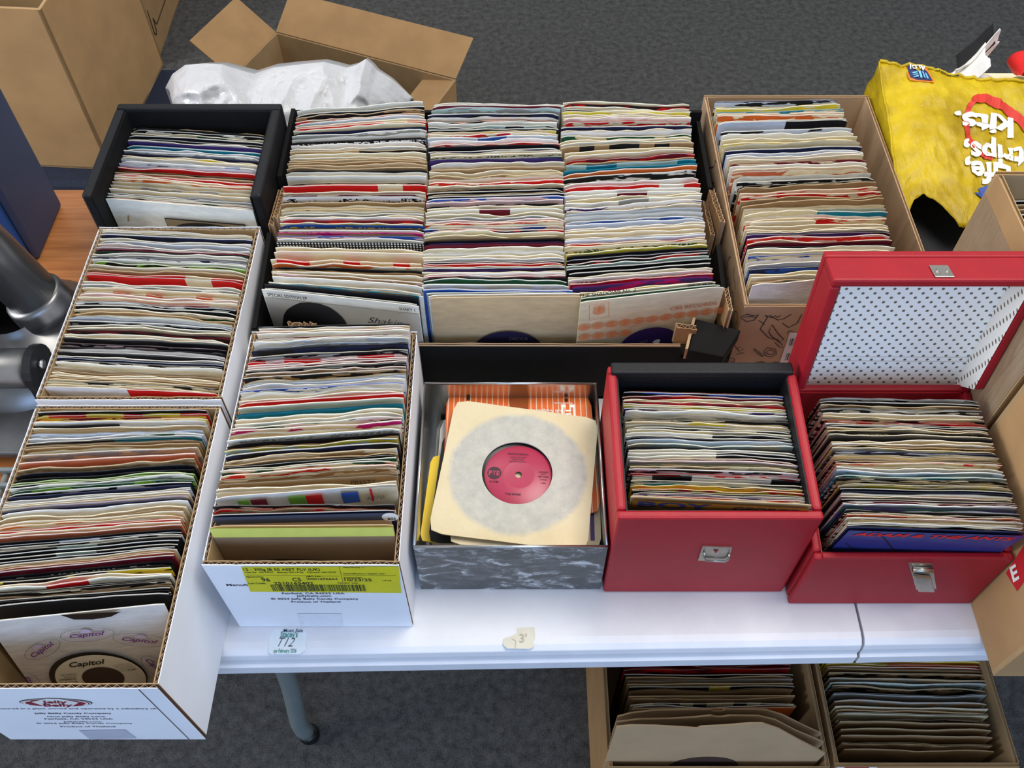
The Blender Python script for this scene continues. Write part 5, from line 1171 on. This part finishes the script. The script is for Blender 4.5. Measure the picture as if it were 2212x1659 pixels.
# black case front
o, fr, q = special('case', 'white sleeve with a dark framed picture at the front of the black padded case', (212, 447), (547, 475), .178, .0, 'w', wavy=.02)
shape(fr, [q(355, 470), q(529, 484), (q(529, 484)[0], -.1), (q(355, 470)[0], -.1)], INK, o, 'printed_picture', .0006)
shape(fr, [q(357, 472), q(527, 486), (q(527, 484)[0], -.1), (q(357, 470)[0], -.1)], ink('ochre_sky', (150, 130, 96)), o, 'printed_picture', .0009)
c = q(450, 500); shape(fr, ell(c[0], c[1], .046, .016, 24), ink('darkpic', (36, 28, 24)), o, 'printed_picture', .0012)
shape(fr, [q(276, 465), q(279, 465), q(279, 478), q(276, 478)], ink('tan_mark', (170, 140, 90)), o, 'printed_picture', .0006)
# brown carton front
o, fr, q = special('brown', 'large plain grey-white paper sleeve at the front of the doodle-printed brown carton', (1618, 612), (1930, 596), .190, -.02, 'w', wavy=.9)
o, fr, q = special('brown', 'cream divider tab standing among the sleeves of the doodle-printed brown carton', (1622, 480), (1763, 476), .193, 0, 'c', wavy=.02, h=.10)
# red case front covers
o, fr, q = special('red1', 'dark gold sleeve lettered BOY GEORGE at the front of the red case without lid', (1366, 1108), (1762, 1127), .190, .0, 'k', wavy=.02)
shape(fr, [(.002, -.002), (fr.W-.002, -.002), (fr.W-.002, -.1), (.002, -.1)], ink('old_gold', (120, 78, 20), .4), o, 'printed_picture', .0004)
text(fr, 'BOY', .008, -.014, .011, CM['n'], o, w=.075, bold=.03, lift=.0008)
text(fr, 'GEORGE', .105, -.0125, .007, CM['b'], o, w=.066, bold=.03, lift=.0008)
o, fr, q = special('red2', 'blue sleeve lettered ADAM & THE ANTS at the front of the red case with lid', (1836, 1152), (2222, 1164), .176, -.15, 'n', wavy=.04)
shape(fr, [(.0005, -.001), (fr.W-.0005, -.001), (fr.W-.0005, -.12), (.0005, -.12)], ink('adam_blue', (40, 52, 118), .4), o, 'printed_picture', .0004)
text(fr, 'ADAM & THE ANTS', .007, -.015, .0095, CM['r'], o, w=fr.W-.014, bold=.04, shear=.3, lift=.0009)
ribbon(fr, [[q(1896, 1152), q(1912, 1164), q(1924, 1180), q(1936, 1192)], [q(1826, 1172), q(1850, 1190)]], .0022, ink('darkline', (24, 22, 44)), o, 'printed_picture', .0007)
c = q(2010, 1198); shape(fr, ell(c[0], c[1], .014, .010, 20), ink('darkhair', (60, 30, 40)), o, 'printed_picture', .0007); shape(fr, ell(c[0], c[1]-.002, .008, .008, 20), ink('skin', (190, 150, 140)), o, 'printed_picture', .0010)

# ---- twelve-inch records under the table, in the right tall carton and in the bag
def lp(label, l, r, z, c1, c2='c', pat=0, h=.312, group=None, lean=0, wavy=.3, th=.003):
    A, B = P(*l, z), P(*r, z)
    o = sleeve_obj(sleeve_data(A.xy, B.xy, z, h, lean, .006, l[1]*.31+l[0]*.01, 5.1, c1, c2, pat, .5, wavy, th), 'lp_sleeve')
    tag(o, label, 'record', group); return o
S9 = lambda x, y: (1230+x/2.2525, 1400+y/2.2525)
G1 = 'twelve-inch sleeves in the left floor carton'; zf = -.425
rows = [(60, 'b', 'b', 0), (80, 'd', 'd', 0), (98, 'r', 'd', 1), (128, 'b', 'b', 0), (140, 'k', 'k', 0), (152, 'g', 'k', 1), (172, 't', 't', 0), (186, 'b', 'y', 5), (205, 'k', 'k', 0), (232, 't', 't', 0), (244, 'k', 'k', 0), (270, 'c', 'b', 2), (283, 'g', 'g', 0), (292, 'k', 'o', 6)]
nm = {'b': 'black', 'd': 'maroon', 'r': 'red', 'k': 'brown', 'g': 'grey', 't': 'tan', 'c': 'cream', 'y': 'yellow', 'w': 'white', 'o': 'orange', 'a': 'pale aqua'}
def lp_rows(rows, xs, slope, G, where):
    for k, (y, a, c, pt) in enumerate(rows):
        t = k/(len(rows)-1); x0 = xs[0]+(xs[2]-xs[0])*t+RN.uniform(-6, 6); x1 = xs[1]+(xs[3]-xs[1])*t+RN.uniform(-8, 8)
        n = len(rows)-k
        od = ['', 'frontmost', 'second from front', 'third from front', 'fourth from front', 'fifth from front', 'sixth from front', 'seventh from front', 'eighth from front', 'ninth from front', 'tenth from front', 'eleventh from front', 'twelfth from front', 'thirteenth from front', 'fourteenth from front', 'fifteenth from front', 'sixteenth from front', 'seventeenth from front', 'eighteenth from front', 'nineteenth from front'][n]
        lp(f"{nm[a]} twelve-inch sleeve, {od} of the straight ones in the {where}", S9(x0, y-slope/2), S9(x1, y+slope/2), zf, a, c, pt, group=G, wavy=RN.uniform(.2, .9), lean=.02*(1-t))
lp_rows(rows, (262, 1075, 310, 1105), -6, G1, 'left floor carton')
rows2 = [(60, 'y', 'y', 0), (78, 'y', 'o', 6), (92, 'o', 'k', 1), (104, 'k', 'k', 0), (124, 'k', 'b', 1), (150, 't', 'g', 1), (172, 'g', 'a', 1), (195, 'k', 'b', 1), (226, 'g', 'g', 0), (262, 'g', 'k', 1), (290, 'c', 'c', 0), (308, 'k', 'k', 0), (322, 'c', 'c', 0), (350, 'b', 'k', 1), (362, 'k', 'k', 0), (395, 'k', 'k', 0), (430, 'k', 'k', 0), (462, 't', 'k', 1), (495, 'k', 'k', 0)]  # some pale sleeves toned to grey and tan: under-table shade put into colour
lp_rows(rows2, (1248, 2010, 1335, 2062), 14, 'twelve-inch sleeves in the right floor carton', 'right floor carton')
# three shouldered brown inner sleeves at the front of the left floor carton
for k, (pts, nmk) in enumerate((([(235, 335), (300, 318), (400, 306), (560, 302), (686, 300), (700, 308), (745, 308), (758, 300), (900, 300), (960, 304), (1040, 328), (1140, 378), (1228, 418)], 'rearmost'),
                              ([(230, 362), (340, 348), (500, 345), (610, 338), (690, 330), (710, 336), (745, 336), (780, 330), (920, 332), (1000, 350), (1100, 402), (1238, 460)], 'middle'),
                              ([(228, 385), (300, 378), (420, 380), (560, 388), (620, 392), (640, 384), (760, 378), (880, 368), (940, 368), (1020, 395), (1120, 450), (1245, 513)], 'frontmost'))):
    Y = .395-.018*k; X0 = .150; poly = []
    for x, y in pts: p = PYY(*S9(x, y), Y); poly.append(p)
    lo = TZ-.735; poly = [Vector((poly[0].x-.002, Y, lo))]+poly+[Vector((poly[-1].x, Y, lo))]
    poly = poly[::-1]
    o = mk('lp_sleeve', *prism(poly, 0, (0, .0022, 0)), plain('card_inner', (184, 154, 116), .7, var=.06, vs=12), origin=((poly[0].x+poly[-1].x)/2, Y, lo)); tag(o, f'brown shouldered card sleeve with a notched top, {nmk} of three in the left floor carton', 'record', 'brown shouldered sleeves')
    if k == 2:
        fr = Frame(Vector((0, Y, 0)), (1, 0, 0), (0, 0, 1)); c = PYY(*S9(648, 575), Y); shape(fr, ell(c.x, c.z, .052, .055, 32), DARKGAP, o, 'centre_hole', .0004)
# right tall carton: brown 78 sleeves seen at its top
for k in range(12):
    y = 395+k*9.5; c = 'bkbtbkkbtbkb'[k]; x = 2158+k*4.6
    A = P(x, y, .30); n = 12-k
    B = A+Vector((.30, 0, 0))
    o = sleeve_obj(sleeve_data(A.xy, B.xy, .30, .29, 0, .006, k*3.3, 8.1, c, 'k', 0, .5, .3, .003), 'lp_sleeve')
    tag(o, f"{nm[c]} sleeve, {['', 'frontmost', 'second from front', 'third from front', 'fourth from front', 'fifth from front', 'sixth from front', 'seventh from front', 'eighth from front', 'ninth from front', 'tenth from front', 'eleventh from front', 'rearmost'][n]}, in the tape-wrapped tall carton", 'record', 'sleeves in the tape-wrapped tall carton')
# records showing in the mouth of the yellow bag
for k in range(9):
    z = .108-k*.0115; c = 'bGkbtbGbk'[k]
    x0, y0, w_, d_ = DX1+.012+.006*(k % 3), .865+.004*(k % 2), .25, .27
    o = mk('lp_sleeve', *boxv(x0, x0+w_, y0, y0+d_, z-.004, z), CM[c], origin=V(x0+w_/2, y0+d_/2, z-.004), bevel=.0008)
    tag(o, f"{PAL[c][1]} sleeve lying flat in the yellow bag, {['topmost', 'second', 'third', 'fourth', 'fifth', 'sixth', 'seventh', 'eighth', 'lowest'][k]} in its stack", 'record', 'records inside the yellow bag')

# ---- the pile in the metal tin
def flat_sleeve(label, cs, z, th, mat, seed, amp=.0012, name='record_sleeve', hole=None, cat='record', tilt=None):
    """four photo corners (TL, TR, BR, BL) at height z -> slightly cockled flat sleeve, optionally with a round centre hole"""
    zz = z if isinstance(z, (list, tuple)) else [z]*4
    c = [P(*p, h) for p, h in zip(cs, zz)]
    def S(u, v):
        p = c[0].lerp(c[1], u).lerp(c[3].lerp(c[2], u), v); return p+Vector((0, 0, amp*noise.noise(Vector((u*3+seed, v*3, seed)))+amp*.5*noise.noise(Vector((u*8+seed, v*8, seed)))))
    vs, fs = [], []
    n = 64; hr = hole or .02; m = 9
    for top in (0, 1):
        for i in range(m+1):
            for j in range(n):
                a = 2*math.pi*j/n-math.pi*.75; ca, sa = math.cos(a), math.sin(a); k = .5/max(abs(ca), abs(sa))
                kk = min(k, .5*1.36) ; r = hr+(kk-hr)*i/m
                p = S(.5+r*ca, .5+r*sa); vs.append(p+Vector((0, 0, th/2 if not top else -th/2)))
    N = (m+1)*n
    for i in range(m):
        for j in range(n):
            a, b = i*n+j, i*n+(j+1) % n; fs += [(a, a+n, b+n, b), (N+a, N+b, N+b+n, N+a+n)]
    for j in range(n):
        b = (j+1) % n; fs.append((m*n+j, N+m*n+j, N+m*n+b, m*n+b)); fs.append((j, b, N+b, N+j))
    if not hole: fs.append(tuple(range(n))); fs.append(tuple(N+j for j in range(n))[::-1])
    cen = S(.5, .5); o = mk(name, vs, fs, mat, origin=cen); tag(o, label, cat, 'singles piled in the metal tin'); o.data['c'] = 0
    return o, S, cen
def stripes():
    t = NT('orange_striped_paper'); tc = t.n('ShaderNodeTexCoord').outputs['Object']; s = t.n('ShaderNodeSeparateXYZ'); t.link(tc, s.inputs[0])
    m = t.math('LESS_THAN', t.math('FRACT', t.math('DIVIDE', s.outputs[0], .0068)), .17)
    t.link(t.mix(m, rgba((222, 102, 30)), rgba((236, 200, 166))), t.b.inputs['Base Color']); t.b.inputs['Roughness'].default_value = .5; return t.m
def splitmat(name, a, b, at):
    t = NT(name); tc = t.n('ShaderNodeTexCoord').outputs['Object']; s = t.n('ShaderNodeSeparateXYZ'); t.link(tc, s.inputs[0])
    t.link(t.mix(t.math('GREATER_THAN', s.outputs[0], at), rgba(a), rgba(b)), t.b.inputs['Base Color']); t.b.inputs['Roughness'].default_value = .3; return t.m
CRM = plain('cream_paper', (216, 202, 168), .7, var=.05, vs=40, bump=.4, bs=90)
for k in range(6):
    cs = [(952+RN.uniform(-8, 8), 905), (1282+RN.uniform(-6, 6), 900), (1296+RN.uniform(-6, 6), 1195), (930+RN.uniform(-8, 8), 1195)]
    flat_sleeve(f"{('white', 'black', 'cream', 'grey', 'cream', 'white')[k]} sleeve buried in the tin pile, {('bottom', 'second', 'third', 'fourth', 'fifth', 'sixth')[k]} from bottom", cs, .012+k*.0085, .004, CM['wbcgcw'[k]], k*3.1, .0006)
flat_sleeve('red and yellow sleeve sticking out at the left side of the tin', [(932, 985), (1180, 960), (1200, 1170), (906, 1172)], [.070, .066, .066, .070], .002, splitmat('red_yellow', (214, 36, 24), (236, 200, 40), -.083), 2.2, .0006)
flat_sleeve('black sleeve sticking out at the lower left of the tin pile', [(958, 938), (1230, 935), (1210, 1176), (924, 1172)], .074, .002, CM['b'], 4.4, .0006)
o, S, cen = flat_sleeve('cream sleeve with a purple border at the lower right of the tin pile', [(1010, 960), (1292, 950), (1299, 1186), (990, 1194)], .078, .002, CRM, 5.4, .0008)
mk('printed_border', [S(u, v)+Vector((0, 0, .0014)) for u, v in ((.925, .60), (.955, .60), (.955, .93), (.925, .93))], [(0, 3, 2, 1)], CM['u'], o)
STR = stripes()
o, S, cen = flat_sleeve('orange sleeve with white stripes and brown tape under the top sleeve in the tin', [(966, 851), (1275, 856), (1298, 1110), (952, 1120)], [.080, .080, .084, .084], .0022, STR, 6.1, .001)
sm = lambda pts, l=.0016: [S(u, v)+Vector((0, 0, l)) for u, v in pts]
mk('brown_tape', sm([(.43, 0), (.57, 0), (.56, .22), (.44, .22)]), [(0, 3, 2, 1)], ink('brown_tape', (150, 74, 20), .25), o)
for u in (.15, .83): mk('punched_hole', sm([(u+.013*math.cos(a), .045+.017*math.sin(a)) for a in [-k*math.pi/6 for k in range(12)]]), [tuple(range(12))], DARKGAP, o)
def tinmap(S, u0, v0, su, sv, l=.0018): return lambda a, b: S(u0+a*su, v0+b*sv)+Vector((0, 0, l))
text(nf, 'full frequency', 0, 0, 1.0, WI, o, w=9, mapf=tinmap(S, .80, .135, -.026, .026), bold=.02)
text(nf, 'MADE IN ENGLAND', 0, 0, 1.0, WI, o, w=9, mapf=tinmap(S, .87, .07, -.014, .012), bold=.02)
text(nf, 'H', 0, 0, 1.0, WI, o, w=1.0, mapf=tinmap(S, .885, .10, -.095, .12), bold=.08)
text(nf, 'H', 0, 0, 1.0, STR, o, w=.7, mapf=tinmap(S, .872, .115, -.095, .09, .0022), bold=.01)
flat_sleeve('cream sleeve peeping out below the top sleeve in the tin', [(1005, 900), (1275, 905), (1262, 1192), (968, 1175)], [.086, .086, .09, .09], .0016, CRM, 7.7, .0014)
top, S, cen = flat_sleeve('ring-worn cream sleeve on top of the tin pile with a pink-labelled record showing', [(984, 864), (1293, 905), (1268, 1194), (924, 1150)], .0975, .0016, OLDPAPER, 9.1, .0012, hole=.232)
# the record inside: vinyl disc with pink label, own thing parts of the top sleeve
rc_ = P(1120, 1026, .093); top_w = Vector(top['_w'])
rec = mk('vinyl_record', *lathe(rc_, [(.0045, .0), (.0450, .0), (.047, .0004), (.0780, .0004), (.0800, -.0004), (.0780, -.0016), (.0045, -.0016), (.0045, 0)], 72), VINYL, top, smooth=False, origin=rc_)
pk = plain('pink_label', (172, 46, 76), .35, var=.03, vs=30)
lbm = mk('record_label', *lathe(rc_, [(.0040, .0006), (.0170, .0008), (.0185, .0010), (.0195, .0008), (.0385, .0008), (.0395, .0002)], 72), pk, rec, smooth=True, origin=rc_, label='pink record label')
LFR = Frame(rc_+Vector((0, 0, .0010)), (1, 0, 0), (0, 1, 0)); IK2 = ink('label_black', (60, 20, 36)); TFR = Frame(rc_+Vector((0, 0, .0010)), (1, -.06, 0), (.06, 1, 0))
shape(TFR, ell(-.028, .0005, .0082, .0082, 30), IK2, lbm, 'printed_logo', .0002)
for i, ch in enumerate('PYE'): text(TFR, ch, -.0325+i*.0045, -.0028, .0062, pk, lbm, w=.0040, align='c', lift=.0005, bold=.05)
text(TFR, '45 RPM', -.028, -.0122, .0022, IK2, lbm, w=.010, align='c', lift=.0005)
text(TFR, 'THE KINKS', -.005, -.0275, .0026, IK2, lbm, w=.018, align='c', lift=.0005)
for k, (s_, y, w, h) in enumerate((('KINKSIZE SESSION', .0265, .024, .0022), ('I GOTTA GO NOW', .0225, .020, .0014), ('LOUIE LOUIE', .0195, .014, .0014), ("THINGS ARE GETTING BETTER", .0165, .020, .0014))): text(TFR, s_, -.002, y, h, IK2, lbm, w=w, align='c', lift=.0005)
for k, (s_, y, w, h) in enumerate((('EXTENDED', .004, .011, .0018), ('PLAY', .0015, .006, .0014), ('NEP 24200', -.0025, .012, .0022), ('1964', -.006, .008, .0014), ('A SIDE', -.0105, .006, .0016))): text(TFR, s_, .029, y, h, IK2, lbm, w=w, align='c', lift=.0005)
# slips at the tin's left: curved glossy sleeve edges
# ---- curled sleeves behind the yellow bag
yb = 1.235
curl('curled_sleeve', 'white paper sleeve curled like a leaf on the back of the yellow bag', [V(.670+.066*u, yb-.012+.012*u, .100+.060*u-.018*math.sin(math.pi*u)) for u in [i/16 for i in range(17)]], (.006, .055, .004), PAPERW, 'paper', amp=.006)
curl('crumpled_paper', 'crumpled white paper, highest of the things poking up behind the yellow bag', [V(.700+.052*u, yb+.030+.02*u, .128+.062*u-.010*math.sin(math.pi*u)) for u in [i/16 for i in range(17)]], (.016, .012, -.034), PAPERW, 'paper', amp=.008)
curl('folded_sleeve', 'dark folded sleeve held by the crumpled white paper behind the yellow bag', [V(.703+.040*u, yb+.052+.010*u, .142+.052*u) for u in [i/12 for i in range(13)]], (.014, -.010, -.030), CM['b'], 'paper', amp=.003)
curl('curled_sleeve', 'pale grey sleeve bent over beside the rolled cream one', arc(V(.728, yb-.022, .112), .034, 190, 20, 20, .020), (.006, .05, -.004), CM['e'], 'paper')
curl('rolled_sleeve', 'rolled cream sleeve with a black hollow behind the yellow bag', arc(V(.770, yb-.030, .142), .022, 0, 352, 36), (.012, .055, -.050), CM['c'], 'paper', amp=.003)
curl('rolled_red_sleeve', 'rolled red sleeve at the right edge behind the yellow bag', arc(V(.806, yb-.01, .150), .022, 0, 350, 30, .016), (.010, .07, -.02), CM['r'], 'paper')
for k in range(4):
    z = .024+k*.019; c = 'tkwc'[k]
    o = mk('record_stack', *boxv(.685+.004*k, .93, 1.212, 1.33, z-.018, z), CM[c], origin=V(.80, 1.27, z-.018), bevel=.002); tag(o, f"{PAL[c][1]} stack of sleeves behind the yellow bag, {['lowest', 'second lowest', 'third lowest', 'topmost'][k]}", 'records', 'sleeve stacks behind the yellow bag')

for o in COL.objects:
    if '_w' in o: del o['_w']
